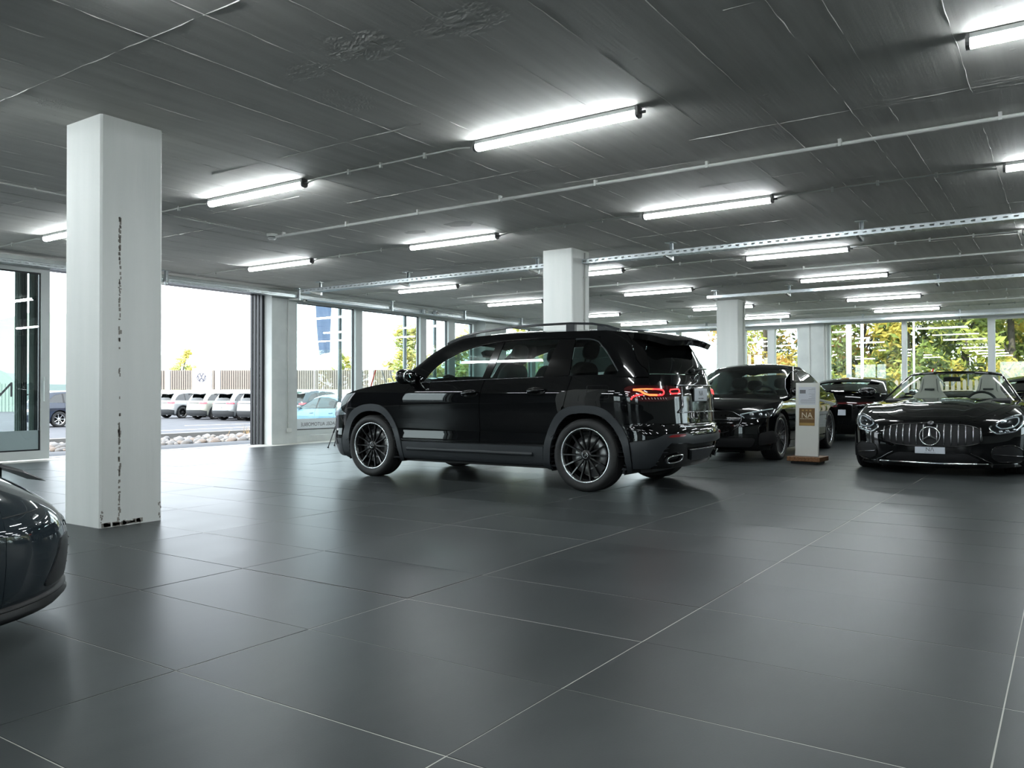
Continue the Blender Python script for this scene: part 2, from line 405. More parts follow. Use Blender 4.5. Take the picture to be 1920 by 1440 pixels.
# lower white film with mirrored lettering in the first window
M['film'] = mat('white_window_film', (0.74, 0.78, 0.80), 0.5)
MB().box(11.02, 12.85, GY-.010, GY-.0065, .232, .455).build('film', M['film'], w1)
M['letter'] = mat('grey_film_lettering', (0.10, 0.11, 0.12), 0.5)
def wall_text(body, size, x, y, z, parent, m, mirror=True, name='lettering'):
    me = text_mesh(body, size, .0006); me.materials.clear(); me.materials.append(m)
    o = bpy.data.objects.new(name, me); link(o, parent); o.location = (x, y, z); o.rotation_euler = (PI/2, 0, PI if mirror else 0)
    return o
wall_text('NAGEL', .105, 12.22, GY-.0125, .335, w1, M['letter'])
wall_text('AUTOMOBILE', .105, 11.70, GY-.0125, .335, w1, M['letter'])

# logo strokes stuck on the panes: red slash and grey strokes of the "NA" mark
M['red_film'] = mat('red_window_film', (0.62, 0.05, 0.03), 0.5)
M['grey_film'] = mat('pale_grey_window_film', (0.45, 0.50, 0.52), 0.5)
def stroke(parent, plane, c, p0, p1, w, m):
    (u0, z0), (u1, z1) = p0, p1; poly = [(u0-w/2, z0), (u0+w/2, z0), (u1+w/2, z1), (u1-w/2, z1)]
    MB().prism(poly, c-.001, c+.001, 'xz' if plane == 'y' else 'yz').build('logo_stroke', M[m], parent)
yc = GY-.009
stroke(w2, 'y', yc, (13.38, 1.08), (13.55, 1.50), .035, 'red_film')
stroke(w2, 'y', yc, (13.95, 1.08), (13.75, 1.50), .035, 'grey_film')
stroke(w2, 'y', yc, (14.22, 1.08), (14.02, 1.46), .035, 'grey_film')
stroke(w2, 'y', yc, (14.24, 1.08), (14.52, 1.50), .035, 'grey_film')

# ---- the big sliding door: opening, dark stacked leaves at the right jamb, open leaf at the left
door = MB(); door.box(6.2, 10.305, 12.70, 13.05, 2.86, 2.91); door.box(6.2, 10.305, 12.78, 12.98, -.012, .004)
door = struct(door.build('door_1', M['frame_dark']))
for k in range(4):
    y = 12.715+.095*k
    MB().box(10.25, 10.305, y, y+.058, .0, 2.86).build('leaf_edge', M['frame_dark'], door)
    if k < 3: MB().box(10.272, 10.305, y+.058, y+.095, .0, 2.86).build('leaf_rail', M['frame_white'], door)
def leaf(no, x0, x1, yl, m):
    fr = MB(); frame_y(fr, x0, x1, .02, 2.86, yl-.035, yl+.035, .125)
    f = struct(fr.build('door_%d' % no, M[m])); pane('pane', 'y', x0+.12, x1-.12, .14, 2.74, yl, f, .02)
    g = MB(); frame_y(g, x0+.125, x1-.125, .145, 2.735, yl-.018, yl+.018, .02); g.build('seal', M['frame_dark'], f)
    return f
l1 = leaf(2, 2.95, 6.18, 12.47, 'frame_white')
hd = MB(); hd.bbox(6.095, 6.135, 12.395, 12.436, 1.0, 1.22, .004); hd.bbox(6.075, 6.10, 12.37, 12.40, .86, 1.16, .004); hd.build('handle', M['frame_white'], l1)
wall_text('NAGEL', .30, 5.22, 12.455, 1.02, l1, M['letter'])
for f, yy in ((l1, 12.462),):
    MB().box(3.1, 6.05, yy-.001, yy+.001, .16, .44).build('film', M['grey_film'], f)
# dark vertical blinds / curtains parked behind the leaf
M['curtain'] = mat('dark_grey_curtain', (0.025, 0.03, 0.032), 0.8)
M['curtain2'] = mat('green_grey_curtain', (0.10, 0.13, 0.12), 0.8)
for k, (x0, x1, mm) in enumerate([(5.95, 6.03, 'curtain2'), (6.03, 6.12, 'curtain'), (6.155, 6.22, 'curtain2'), (6.22, 6.30, 'curtain')]):
    vs = []; fs = []; n = 10
    for q in range(n+1):
        x = x0+(x1-x0)*q/n; y = 12.98+.02*math.sin(q*1.9); vs += [(x, y, .02), (x, y, 2.84)]
    for q in range(n): fs.append((2*q, 2*q+2, 2*q+3, 2*q+1))
    for q in range(n+1): x = x0+(x1-x0)*q/n; y = 13.0+.02*math.sin(q*1.9); vs += [(x, y, .02), (x, y, 2.84)]
    o = 2*(n+1)
    for q in range(n): fs.append((o+2*q, o+2*q+1, o+2*q+3, o+2*q+2))
    fs += [(0, 1, o+1, o), (2*n, o+2*n, o+2*n+1, 2*n+1)]
    mesh_obj('blind_slat', vs, fs, M[mm], door)
M['dark_wall'] = mat('wall_darkened_for_reflection', (0.045, 0.05, 0.055), 0.6)  # unseen wall, darkened to keep its reflection in the SUV doors dim
wall_box('wall_left_rear', (X0, 1.5, 12.66, 13.1, 0, .2), (X0, -2.2, 12.66, 13.1, .2, 2.9), (-.2, 1.5, 12.66, 13.1, .2, 2.9), m='dark_wall')
window_y(17, -2.2, -.2, .2, 2.9, .1)

# ---- far wall (runs along y, outside is +x)
GX = 23.22
wall_back = wall_box('wall_back', (X1, 23.45, Y0, 13.1, 2.84, CEIL), (X1, 23.45, Y0, 13.1, 0, .20), (22.92, 23.45, 5.40, 6.10, .2, 2.84), (22.95, 23.45, 11.6, 13.1, .2, 2.84), (22.95, 23.45, -5.9, -5.2, .2, 2.84))
def window_x(no, y0, y1, z0, z1, w=.06):
    fr = MB()
    for bx in [(y0, y0+w, z0, z1), (y1-w, y1, z0, z1), (y0+w, y1-w, z1-w, z1), (y0+w, y1-w, z0, z0+w)]: fr.box(GX-.12, GX+.05, *bx)
    f = struct(fr.build('window_%d' % no, M['frame_white'])); pane('pane', 'x', y0+w, y1-w, z0+w, z1-w, GX, f); return f
b1_ = window_x(7, 3.52, 5.40, .2, 2.84, .055)
b2_ = window_x(8, 1.60, 3.52, .2, 2.84, .055)
b3_ = window_x(9, -.35, 1.60, .2, 2.84, .10)
window_x(10, -2.3, -.35, .2, 2.84); window_x(11, -5.2, -2.3, .2, 2.84)
window_x(12, 6.10, 6.92, .2, 2.84, .10); window_x(13, 6.92, 7.75, .2, 2.84, .10)
window_x(14, 7.75, 9.7, .2, 2.84); window_x(15, 9.7, 11.6, .2, 2.84); window_x(16, Y0, -5.9, .2, 2.84)
xc = GX-.010
stroke(b2_, 'x', xc, (3.03, 1.12), (2.86, 1.56), .045, 'red_film')
stroke(b2_, 'x', xc, (2.62, 1.12), (2.84, 1.52), .03, 'grey_film')
stroke(b2_, 'x', xc, (2.45, 1.12), (2.45, 1.56), .03, 'grey_film')
stroke(b2_, 'x', xc, (2.44, 1.14), (2.10, 1.54), .03, 'grey_film')
stroke(b2_, 'x', xc, (2.09, 1.12), (2.09, 1.56), .03, 'grey_film')

# ---- the walls behind the camera and to the right, each with a row of windows
def glazed_wall(name, plane, c, a0, a1, n0, bays):
    mb = MB(); o = .45
    def bx(p, q, z0, z1):
        if plane == 'x': mb.box(c-o, c, p, q, z0, z1)
        else: mb.box(p, q, c-o, c, z0, z1)
    bx(a0, a1, 2.84, CEIL); bx(a0, a1, 0, .2)
    e = a0; no = n0
    for p, q in bays:
        bx(e, p, .2, 2.84); e = q
        fr = MB(); w = .07
        for (u0, u1, z0, z1) in [(p, p+w, .2, 2.84), (q-w, q, .2, 2.84), (p+w, q-w, 2.77, 2.84), (p+w, q-w, .2, .27), ((p+q)/2-w/2, (p+q)/2+w/2, .27, 2.77)]:
            if plane == 'x': fr.box(c-.25, c-.12, u0, u1, z0, z1)
            else: fr.box(u0, u1, c-.25, c-.12, z0, z1)
        f = struct(fr.build('window_%d' % no, M['frame_white'])); no += 1
        for (u0, u1) in ((p+w, (p+q)/2-w/2), ((p+q)/2+w/2, q-w)): pane('pane', plane, u0, u1, .27, 2.77, c-.18, f)
    bx(e, a1, .2, 2.84)
    return struct(mb.build(name, M['white_wall']))
glazed_wall('wall_rear', 'x', X0, Y0, 13.1, 20, [(-8.5, -5.0), (.5, 3.5), (8.5, 12.0)])  # unseen; extra glazing added to light the near column and ceiling
glazed_wall('wall_right', 'y', Y0, X0-.45, 23.45, 30, [(18.2, 22.0)])

# ================================================================== LIGHTS, TRAYS, PIPES
ROWS = [-4.7, -1.4, 1.95, 5.27, 8.41, 11.92, 14.86, 18.50, 21.43]  # rows behind the camera are unseen, added to brighten near column and ceiling
LYC = [-3.75, -.25, 3.21, 6.65, 10.02]
def make_lamp():
    t = thing('strip_light', 'x', 'ceiling light', (0, 0, 0))
    mb = MB(); mb.bbox(-.036, .036, -.715, .715, -.034, -.003, .004); mb.build('housing', M['lamp_body'], t)
    pr = [(-.034, -.034), (-.036, -.05), (-.030, -.068), (-.016, -.078), (.016, -.078), (.030, -.068), (.036, -.05), (.034, -.034)]
    MB().prism(pr, -.70, .70, 'xz').build('diffuser', M['lamp_tube'], t)
    for s in (-1, 1): MB().prism([(u*1.08, v*1.04) for u, v in pr]+[(.038, -.003), (-.038, -.003)], s*.70, s*.722, 'xz').build('end_cap', M['lamp_end'], t)
    MB().tube([(0, -.72, -.045), (0, -.765, -.045)], .011, 8).build('cable_gland', M['lamp_end'], t)
    for y in (-.4, .4): MB().box(-.02, .02, y-.02, y+.02, -.004, 0).build('mounting_clip', M['galv'], t)
    return t
lamp = make_lamp(); first = True
names = {0: 'the added row by the rear windows', 1: 'the added row over sports car tail', 2: 'the row above the slate sports car', 3: 'the row beside the thick column', 4: 'the row before the SUV', 5: 'the row behind the long cable tray', 6: 'the row before the short cable tray', 7: 'the row behind the short cable tray', 8: 'the row along the far windows'}
ORD = ['fifth', 'fourth', 'third', 'second', 'first']
for ri, x in enumerate(ROWS):
    for yi, y in enumerate(LYC):
        o = lamp if first else copy_tree(lamp); first = False
        o.location = (x, y, CEIL); o['label'] = 'lit strip light in %s, %s from the door wall' % (names[ri], ORD[yi]); o['group'] = 'ceiling strip lights'
def conduit(label, pts, r, clips=(), group=None, name='conduit'):
    t = thing(name, label, 'conduit', pts[0], group=group); o = Vector(pts[0])
    p = MB().tube([Vector(q)-o for q in pts], r, 8).build('pipe', M['conduit'], t)
    for c_ in clips:
        c_ = Vector(c_)-o; MB().box(c_.x-r*1.2, c_.x+r*1.2, c_.y-.012, c_.y+.012, -r*1.12, CEIL-o.z-.0012).build('clip', M['conduit'], t)
    return t
for ri, x in enumerate(ROWS):
    if ri < 3: continue
    for yi, (a, b_) in enumerate(zip(LYC[:-1], LYC[1:])):
        if ri == 3 and yi == 1: continue
        y0, y1 = a+.80, b_-.80; z = CEIL-.022
        conduit('thin conduit after the %s lamp from the door wall, %s' % (ORD[yi+1], names[ri][4:]), [(x, y0-.03, z-.018), (x, y0+.12, z), (x, y1-.1, z), (x, y1+.05, z-.02)], .009, [(x, y, z) for y in (y0+.45, y0+.95, y1-.5)], 'thin ceiling conduits')
    conduit('thin conduit from %s out to the door wall' % names[ri], [(x, LYC[-1]+.8, CEIL-.04), (x, LYC[-1]+.95, CEIL-.022), (x, 12.1, CEIL-.022)], .009, [(x, 11.6, CEIL-.022)])
conduit('long thick white pipe on the ceiling from the smoke detector', [(6.86, 8.24, CEIL-.042), (6.86, Y0, CEIL-.042)], .016, [(6.86, 8.1-1.1*k, CEIL-.042) for k in range(16)])
conduit('long thick white pipe on the ceiling behind the long cable tray', [(13.45, 10.5, CEIL-.042), (13.45, Y0, CEIL-.042)], .016, [(13.45, 10.1-1.1*k, CEIL-.042) for k in range(18)])
conduit('long thick white pipe on the ceiling near the far windows', [(20.2, 8.1, CEIL-.042), (20.2, Y0, CEIL-.042)], .016, [(20.2, 7.1-1.5*k, CEIL-.042) for k in range(11)])
conduit('thin conduit joining the strip light row to the smoke detector', [(5.36, 8.33, CEIL-.016), (6.78, 8.33, CEIL-.016)], .008, [(5.9, 8.33, CEIL-.016)])
conduit('thin conduit crossing the ceiling behind the thick column', [(-2, 8.35, CEIL-.016), (5.2, 8.35, CEIL-.016)], .008, [(4.0, 8.35, CEIL-.016)])
conduit('thin conduit crossing the ceiling to the far smoke detector', [(14.9, 8.2, CEIL-.016), (20.2, 8.16, CEIL-.016)], .008)
def detector(x, y, label):
    t = thing('smoke_detector', label, 'smoke detector', (x, y, CEIL))
    MB().lathe([(0, 0), (.07, 0), (.07, -.022), (.06, -.03), (0, -.03)], 20).build('base', M['conduit'], t)
    MB().lathe([(.052, -.030), (.054, -.055), (.04, -.068), (0, -.07)], 20).build('sensor', M['lamp_body'], t)
    MB().lathe([(.0525, -.038), (.0545, -.038), (.0545, -.047), (.0525, -.047)], 20).build('slot', M['black'], t)
detector(6.86, 8.32, 'round white smoke detector at the end of the thick ceiling pipe')
detector(20.28, 8.16, 'round white smoke detector near the far windows')

# perforated cable trays
def tray(label, p0, p1, wid=.12, hgt=.055, z=2.80):
    """channel with real slots; local x along the run"""
    p0 = Vector((*p0, z)); p1 = Vector((*p1, z)); L = (p1-p0).length; ang = math.atan2(p1.y-p0.y, p1.x-p0.x)
    t = thing('cable_tray', label, 'cable tray', p0, ang)
    def strip(A, B, rows):      # slotted sheet between two edges A->B (offset vectors), along x
        A = Vector(A); B = Vector(B); vs = []; fs = []; pitch = .10; n = int(L/pitch); nr = rows*2+1
        vv = [0]; 
        for r_ in range(rows): vv += [(r_+.5)/rows-.12/rows*1.3, (r_+.5)/rows+.12/rows*1.3]
        vv.append(1); xs = []
        for k in range(n): xs += [k*pitch, k*pitch+.03, k*pitch+.075]
        xs.append(n*pitch)
        for x in xs:
            for v in vv: q = A+(B-A)*v; vs.append((x, q.y, q.z))
        m_ = len(vv)
        for a in range(len(xs)-1):
            for c_ in range(m_-1):
                if c_ % 2 == 1 and a % 3 == 1: continue
                fs.append((a*m_+c_, a*m_+c_+1, (a+1)*m_+c_+1, (a+1)*m_+c_))
        return vs, fs
    for nm, A, B, rw in (('side_rail', (0, 0, 0), (0, 0, hgt), 1), ('side_rail', (0, wid, hgt), (0, wid, 0), 1), ('tray_bottom', (0, wid, 0), (0, 0, 0), 3)):
        vs, fs = strip(A, B, rw); mesh_obj(nm, vs, fs, M['galv'], t)
    mb = MB()
    for yy in (0, wid): mb.tube([(0, yy, hgt), (L, yy, hgt)], .004, 6)
    mb.build('rolled_edge', M['galv'], t)
    return t, L
def bracket(parent, x, wid, hgt, drop):
    mb = MB(); y = -.035
    mb.box(x-.06, x+.06, y-.03, y+.09, drop-.006, drop)                    # ceiling plate
    mb.box(x-.022, x-.018, y-.02, y+.02, -.045, drop); mb.box(x+.018, x+.022, y-.02, y+.02, -.045, drop); mb.box(x-.022, x+.022, y-.02, y-.016, -.045, drop)
    b = mb.build('hanger', M['galv'], parent)
    mb = MB(); mb.box(x-.02, x+.02, y-.02, wid+.06, -.012, -.004); mb.prism([(y, -.012), (wid+.05, -.012), (wid+.05, -.022), (y, -.05)], x-.02, x-.016, 'yz'); mb.prism([(y, -.012), (wid+.05, -.012), (wid+.05, -.022), (y, -.05)], x+.016, x+.02, 'yz')
    mb.build('arm', M['conduit'], b)
t1, L1 = tray('galvanised perforated cable tray hung across the ceiling behind the thick column line', (10.30, -10.8), (10.30, 11.55), .16, .06, 2.79)
for y in (11.2, 9.10, 6.55, 4.42, 2.02, -.4, -2.8, -5.2): bracket(t1, y+10.8, .16, .06, CEIL-2.79)
t2, L2 = tray('galvanised perforated cable tray ending above the column by the sedan', (15.65, -10.8), (15.65, 5.98), .14, .05, 2.82)
for y in (5.78, 4.35, 1.85, -.6, -3): bracket(t2, y+10.8, .14, .05, CEIL-2.82)
t3, L3 = tray('galvanised perforated cable tray running above the door and windows of the left wall', (X0+.2, 12.22), (22.6, 12.22), .18, .055, 2.80)
for x in (-2, .5, 3, 5.3, 7.9, 10.7, 13.3, 15.9, 18.4, 21): bracket(t3, x-X0-.2, .18, .055, CEIL-2.80)
t4, L4 = tray('galvanised perforated cable tray running above the far windows', (22.55, -10.8), (22.55, 12.1), .14, .055, 2.80)
for y in (11, 8.6, 6.5, 4.4, 2.2, 0, -2.2): bracket(t4, y+10.8, .14, .055, CEIL-2.80)
for x, lb in ((14.35, 'nearer the door pier'), (14.75, 'nearer the far corner')):
    t = thing('floodlight', 'small grey twin spot lamp on the window tray, '+lb, 'lamp', (x, 12.19, 2.80))
    MB().bbox(-.04, .04, -.07, .02, -.02, .08, .01).build('housing', M['galv'], t); MB().lathe([(0, 0), (.03, 0), (.036, .03), (0, .032)], 14, Matrix.Translation((0, -.07, .03)) @ Matrix.Rotation(PI/2, 4, 'X')).build('lens', M['lamp_body'], t)
t = thing('security_camera', 'small white box sensor under the window tray beside the door', 'sensor', (10.95, 12.30, 2.80))
MB().bbox(-.035, .035, -.03, .03, -.05, .0, .006).build('housing', M['conduit'], t); MB().bbox(-.02, .02, -.035, -.03, -.035, -.012, .002).build('window', M['black'], t)
# conduit and socket on the white pier
t = thing('wall_conduit', 'white conduit running down the pier to a socket beside the door', 'conduit', (10.68, 12.49, 0))
MB().tube([(0, -.008, .28), (0, -.008, 2.78)], .008, 8).build('pipe', M['conduit'], t)
for z in (.4, 1.0, 1.6, 2.2): MB().bbox(-.014, .014, -.02, .001, z-.01, z+.01, .002).build('clip', M['conduit'], t)
MB().bbox(-.04, .06, -.05, .0, .22, .30, .006).build('socket', M['conduit'], t)
# conduit on the far pier
t = thing('wall_conduit', 'thin vertical pipe on the pier of the far window wall', 'conduit', (22.91, 5.82, 0))
MB().tube([(-.01, 0, 0.02), (-.01, 0, 2.84)], .012, 8).build('pipe', M['conduit'], t)
for z in (.8, 1.7, 2.5): MB().bbox(-.025, .0, -.02, .02, z-.012, z+.012, .003).build('clip', M['conduit'], t)
t = thing('wall_conduit', 'pair of pale pipes beside the far corner of the pier', 'conduit', (22.91, 5.44, 0))
for y in (0, -.05): MB().tube([(-.016, y, 0.02), (-.016, y, 2.84)], .016, 8).build('pipe', M['conduit'], t)
# ================================================================== CAR LIBRARY
class Cur:
    """monotone cubic through points, flat ends"""
    def __init__(s, pts):
        pts = sorted(pts); s.x = [p[0] for p in pts]; s.y = [p[1] for p in pts]; n = len(pts)
        h = [s.x[i+1]-s.x[i] for i in range(n-1)]; d = [(s.y[i+1]-s.y[i])/h[i] for i in range(n-1)]
        m = [d[0]]+[0 if d[i-1]*d[i] <= 0 else 2*d[i-1]*d[i]/(d[i-1]+d[i]) for i in range(1, n-1)]+[d[-1]]
        s.m = m
    def __call__(s, x):
        X = s.x
        if x <= X[0]: return s.y[0]+s.m[0]*(x-X[0])*.3
        if x >= X[-1]: return s.y[-1]+s.m[-1]*(x-X[-1])*.3
        i = 0
        while x > X[i+1]: i += 1
        h = X[i+1]-X[i]; t = (x-X[i])/h; t2 = t*t; t3 = t2*t
        return (2*t3-3*t2+1)*s.y[i]+(t3-2*t2+t)*h*s.m[i]+(-2*t3+3*t2)*s.y[i+1]+(t3-t2)*h*s.m[i+1]
def cur(v): return v if callable(v) else (Cur(v) if isinstance(v, (list, tuple)) else (lambda x, v=v: v))

class Wrap:
    """vertical skin of a car: t 0..1 front corner from the centre line, 1..2 left side, 2..3 rear corner; t<0 and t>3 mirror"""
    def __init__(s, w, xf, xr, Lf=.5, nf=2.6, Lr=.5, nr=2.6, taper=None, tgrid=(9, 40, 9), dz=.05):
        s.w, s.xf, s.xr = cur(w), cur(xf), cur(xr); s.Lf, s.Lr, s.nf, s.nr = cur(Lf), cur(Lr), nf, nr
        s.taper = cur(taper) if taper else (lambda x: 1.0); s.dz = dz
        def table(n, L):
            qs = [i/200 for i in range(201)]; pts = [(L*(1-(1-min(q, 1)**n)**(1/n)), .9*q) for q in qs]; a = [0]
            for k in range(200): a.append(a[-1]+math.hypot(pts[k+1][0]-pts[k][0], pts[k+1][1]-pts[k][1]))
            return [v/a[-1] for v in a], qs
        s.tf, s.qf = table(nf, s.Lf(.6)); s.tr, s.qr = table(nr, s.Lr(.6))
        a, b, c = tgrid; g = [i/a for i in range(a)]+[1+i/b for i in range(b)]+[2+i/c for i in range(c)]
        s.tl = sorted(set([-v for v in g]+g+[6-v for v in g]+[3.0, -3.0]))
    def P(s, t, z):
        sg = 1
        if t > 3: t = 6-t; sg = -1
        if t < 0: t = -t; sg = -sg
        w = s.w(z)
        if t <= 1:
            q = float(np.interp(t, s.tf, s.qf)); x = s.xf(z)-s.Lf(z)*(1-(1-q**s.nf)**(1/s.nf)); y = w*q
        elif t <= 2: x = s.xf(z)-s.Lf(z)+(t-1)*((s.xr(z)+s.Lr(z))-(s.xf(z)-s.Lf(z))); y = w
        else:
            q = float(np.interp(3-t, s.tr, s.qr)); x = s.xr(z)+s.Lr(z)*(1-(1-q**s.nr)**(1/s.nr)); y = w*q
        return Vector((x, sg*y*s.taper(x), z))
    def tx(s, x, z):
        a, b = s.xf(z)-s.Lf(z), s.xr(z)+s.Lr(z)
        if x > a:
            d = min(max(s.xf(z)-x, 0)/s.Lf(z), 1); q = (1-(1-d)**s.nf)**(1/s.nf); return float(np.interp(q, s.qf, s.tf))
        if x < b:
            d = min(max(x-s.xr(z), 0)/s.Lr(z), 1); q = (1-(1-d)**s.nr)**(1/s.nr); return 3-float(np.interp(q, s.qr, s.tr))
        return 1+(a-x)/(a-b)
    def ty(s, y, z, rear=False):
        q = min(abs(y)/(s.w(z)*s.taper(s.xr(z) if rear else s.xf(z))), 1); sg = 1 if y >= 0 else -1
        if rear: t = float(np.interp(q, s.qr, s.tr)); return 3-t if y >= 0 else 3+t
        return sg*float(np.interp(q, s.qf, s.tf))
    def yof(s, x, z): 
        if x >= s.xf(z) or x <= s.xr(z): return 0.0
        return s.P(s.tx(x, z), z).y
    def zgrid(s, a, b): return [k*s.dz for k in range(math.floor(a/s.dz), math.ceil(b/s.dz)+1)]
    def N(s, t, z):
        e = 2e-3; a = s.P(t+e, z)-s.P(t-e, z); b = s.P(t, z+e)-s.P(t, z-e); n = a.cross(b)
        return n.normalized() if n.length > 1e-12 else Vector((0, 0, 1))

class Top:
    """roof, bonnet or deck: (x, v) with v -1..1 across"""
    def __init__(s, ye, ze, zc, p=2.2, dx=.06, nv=20):
        s.ye, s.ze, s.zc, s.p = cur(ye), cur(ze), cur(zc), p; s.dx = dx; s.tl = None; s.nv = nv
    def P(s, x, v):
        a = min(abs(v), 1.0); zc, ze = s.zc(x), s.ze(x)
        return Vector((x, v*s.ye(x), zc-(zc-ze)*a**s.p))
    def zgrid(s, a, b): return [-1+2*k/s.nv for k in range(s.nv+1)]
    def tgrid(s, a, b): return [k*s.dx for k in range(math.floor(a/s.dx), math.ceil(b/s.dx)+1)]
    def N(s, x, v):
        e = 2e-3; v = max(-.998, min(.998, v)); a = s.P(x+e, v)-s.P(x-e, v); b = s.P(x, v+e)-s.P(x, v-e); n = a.cross(b)
        if n.length < 1e-12: return Vector((0, 0, 1))
        n.normalize(); return n if n.z > -.2 else -n

def _clip(poly, ax, val, lo):
    out = []; n = len(poly)
    for i in range(n):
        a, b = poly[i], poly[(i+1) % n]; da, db = a[ax]-val, b[ax]-val
        if not lo: da, db = -da, -db
        if da >= 0: out.append(a)
        if (da > 0 and db < 0) or (da < 0 and db > 0):
            k = da/(da-db); p = [a[0]+(b[0]-a[0])*k, a[1]+(b[1]-a[1])*k]; p[ax] = val; out.append((p[0], p[1]))
    return out
def _area(p): return .5*sum(p[i][0]*p[(i+1) % len(p)][1]-p[(i+1) % len(p)][0]*p[i][1] for i in range(len(p)))
def panel(name, surf, poly, m, parent=None, off=0.0, rim=.012, rim_m=None, smooth_rim=False):
    """polygon in the skin's own coordinates -> curved sheet with turned-in edges"""
    if _area(poly) < 0: poly = poly[::-1]
    us = [p[0] for p in poly]; vs_ = [p[1] for p in poly]
    tl = surf.tl if surf.tl is not None else surf.tgrid(min(us), max(us)); zl = surf.zgrid(min(vs_), max(vs_))
    tl = [t for t in tl if min(us)-1e-9 < t < max(us)+1e-9]; zl = [z for z in zl if min(vs_)-1e-9 < z < max(vs_)+1e-9]
    tl = [min(us)-1]+tl+[max(us)+1]; zl = [min(vs_)-1]+zl+[max(vs_)+1]
    idx = {}; V = []; NV = []; Fc = []
    def vid(p):
        k = (round(p[0], 5), round(p[1], 5))
        if k not in idx:
            n = surf.N(*k); q = surf.P(*k); idx[k] = len(V); V.append(q+n*off); NV.append(n)
        return idx[k]
    for a in range(len(zl)-1):
        st = _clip(_clip(poly, 1, zl[a], True), 1, zl[a+1], False)
        if len(st) < 3: continue
        lo, hi = min(p[0] for p in st), max(p[0] for p in st)
        for b in range(len(tl)-1):
            if tl[b+1] <= lo or tl[b] >= hi: continue
            c = _clip(_clip(st, 0, tl[b], True), 0, tl[b+1], False)
            if len(c) < 3 or abs(_area(c)) < 1e-8: continue
            ids = []
            for p in c:
                i = vid(p)
                if not ids or ids[-1] != i: ids.append(i)
            if len(ids) > 1 and ids[0] == ids[-1]: ids.pop()
            if len(set(ids)) >= 3 and len(set(ids)) == len(ids): Fc.append(ids)
            elif len(set(ids)) >= 3:
                seen = []; [seen.append(i) for i in ids if i not in seen]; Fc.append(seen)
    cnt = {}
    for f in Fc:
        for i in range(len(f)): e = (f[i], f[(i+1) % len(f)]); cnt[e] = cnt.get(e, 0)+1
    faces = [tuple(f) for f in Fc]; ln = [NV[i] for f in Fc for i in f]; mi = [0]*len(Fc)
    if rim:
        for (a, b) in [e for e in cnt if (e[1], e[0]) not in cnt]:
            n = len(V); A, B = V[a], V[b]; C, D = B-NV[b]*rim, A-NV[a]*rim
            fn = (A-B).cross(C-B); fn = -fn.normalized() if fn.length > 0 else NV[a]
            fn = (B-A).cross(NV[a]).normalized() if (B-A).length > 1e-9 else NV[a]
            V += [A.copy(), B.copy(), C, D]; NV += [fn]*4
            faces.append((n+1, n, n+3, n+2)); ln += [fn]*4; mi.append(1 if rim_m else 0)
    me = bpy.data.meshes.new(name); me.from_pydata([tuple(v) for v in V], [], faces); me.materials.append(m)
    if rim_m: me.materials.append(rim_m); me.polygons.foreach_set('material_index', mi)
    me.polygons.foreach_set('use_smooth', [True]*len(faces))
    if len(me.loops) == len(ln): me.normals_split_custom_set([tuple(v) for v in ln])
    me.update(); return link(bpy.data.objects.new(name, me), parent)

def rnd(pts, r=.03, n=3):
    """round the corners of a polygon; a point with a third value uses that radius"""
    out = []; m = len(pts)
    for i in range(m):
        p = Vector(pts[i][:2]); a = Vector(pts[i-1][:2]); b = Vector(pts[(i+1) % m][:2]); R = pts[i][2] if len(pts[i]) > 2 else r
        if R <= 0: out.append((p.x, p.y)); continue
        da = min(R, (a-p).length*.45); db = min(R, (b-p).length*.45); A = p+(a-p).normalized()*da; B = p+(b-p).normalized()*db
        for k in range(n+1):
            t = k/n; q = A*(1-t)**2+p*2*t*(1-t)+B*t*t; out.append((q.x, q.y))
    return out
def dense(pts, step=.05):
    out = []; m = len(pts)
    for i in range(m):
        a, b = pts[i], pts[(i+1) % m]; n = max(1, int(math.hypot(b[0]-a[0], b[1]-a[1])/step))
        for k in range(n): out.append((a[0]+(b[0]-a[0])*k/n, a[1]+(b[1]-a[1])*k/n))
    return out
def arc(cx, cz, r, a0, a1, n=18, rz=None):
    rz = rz or r; return [(cx+r*math.cos(math.radians(a0+(a1-a0)*k/n)), cz+rz*math.sin(math.radians(a0+(a1-a0)*k/n))) for k in range(n+1)]
def side(surf, pts, right=False, rear=False):
    """(x, z) outline of the left side -> skin coordinates"""
    o = [(surf.tx(x, z), z) for x, z in dense(pts)]; return [(-t, z) for t, z in o] if right else o
def face(surf, pts, rear=False): return [(surf.ty(y, z, rear), z) for y, z in dense(pts)]
def both(name, surf, pts, m, parent, **k):
    return [panel(name, surf, side(surf, pts, rt), m, parent, **k) for rt in (False, True)]

def skin_strip(name, surf, line, width, m, parent, off=.004, depth=.008):
    """thin raised moulding following a line of skin coordinates (t, z)"""
    vs = []; fs = []
    for i, (t, z) in enumerate(line):
        a = surf.P(*line[max(i-1, 0)]); b = surf.P(*line[min(i+1, len(line)-1)]); n = surf.N(t, z); d = (b-a).normalized(); s = n.cross(d).normalized()*width/2; p = surf.P(t, z)
        vs += [p-s-n*depth, p-s*.7+n*off, p+s*.7+n*off, p+s-n*depth]
    for i in range(len(line)-1):
        for k in range(3): fs.append((4*i+k, 4*i+k+1, 4*i+5+k, 4*i+4+k))
    o = mesh_obj(name, vs, fs, m, parent, True); return o
def flat_poly(name, pts, c, depth, plane, m, parent):
    return MB().prism(pts, c, c+depth, plane).build(name, m, parent)

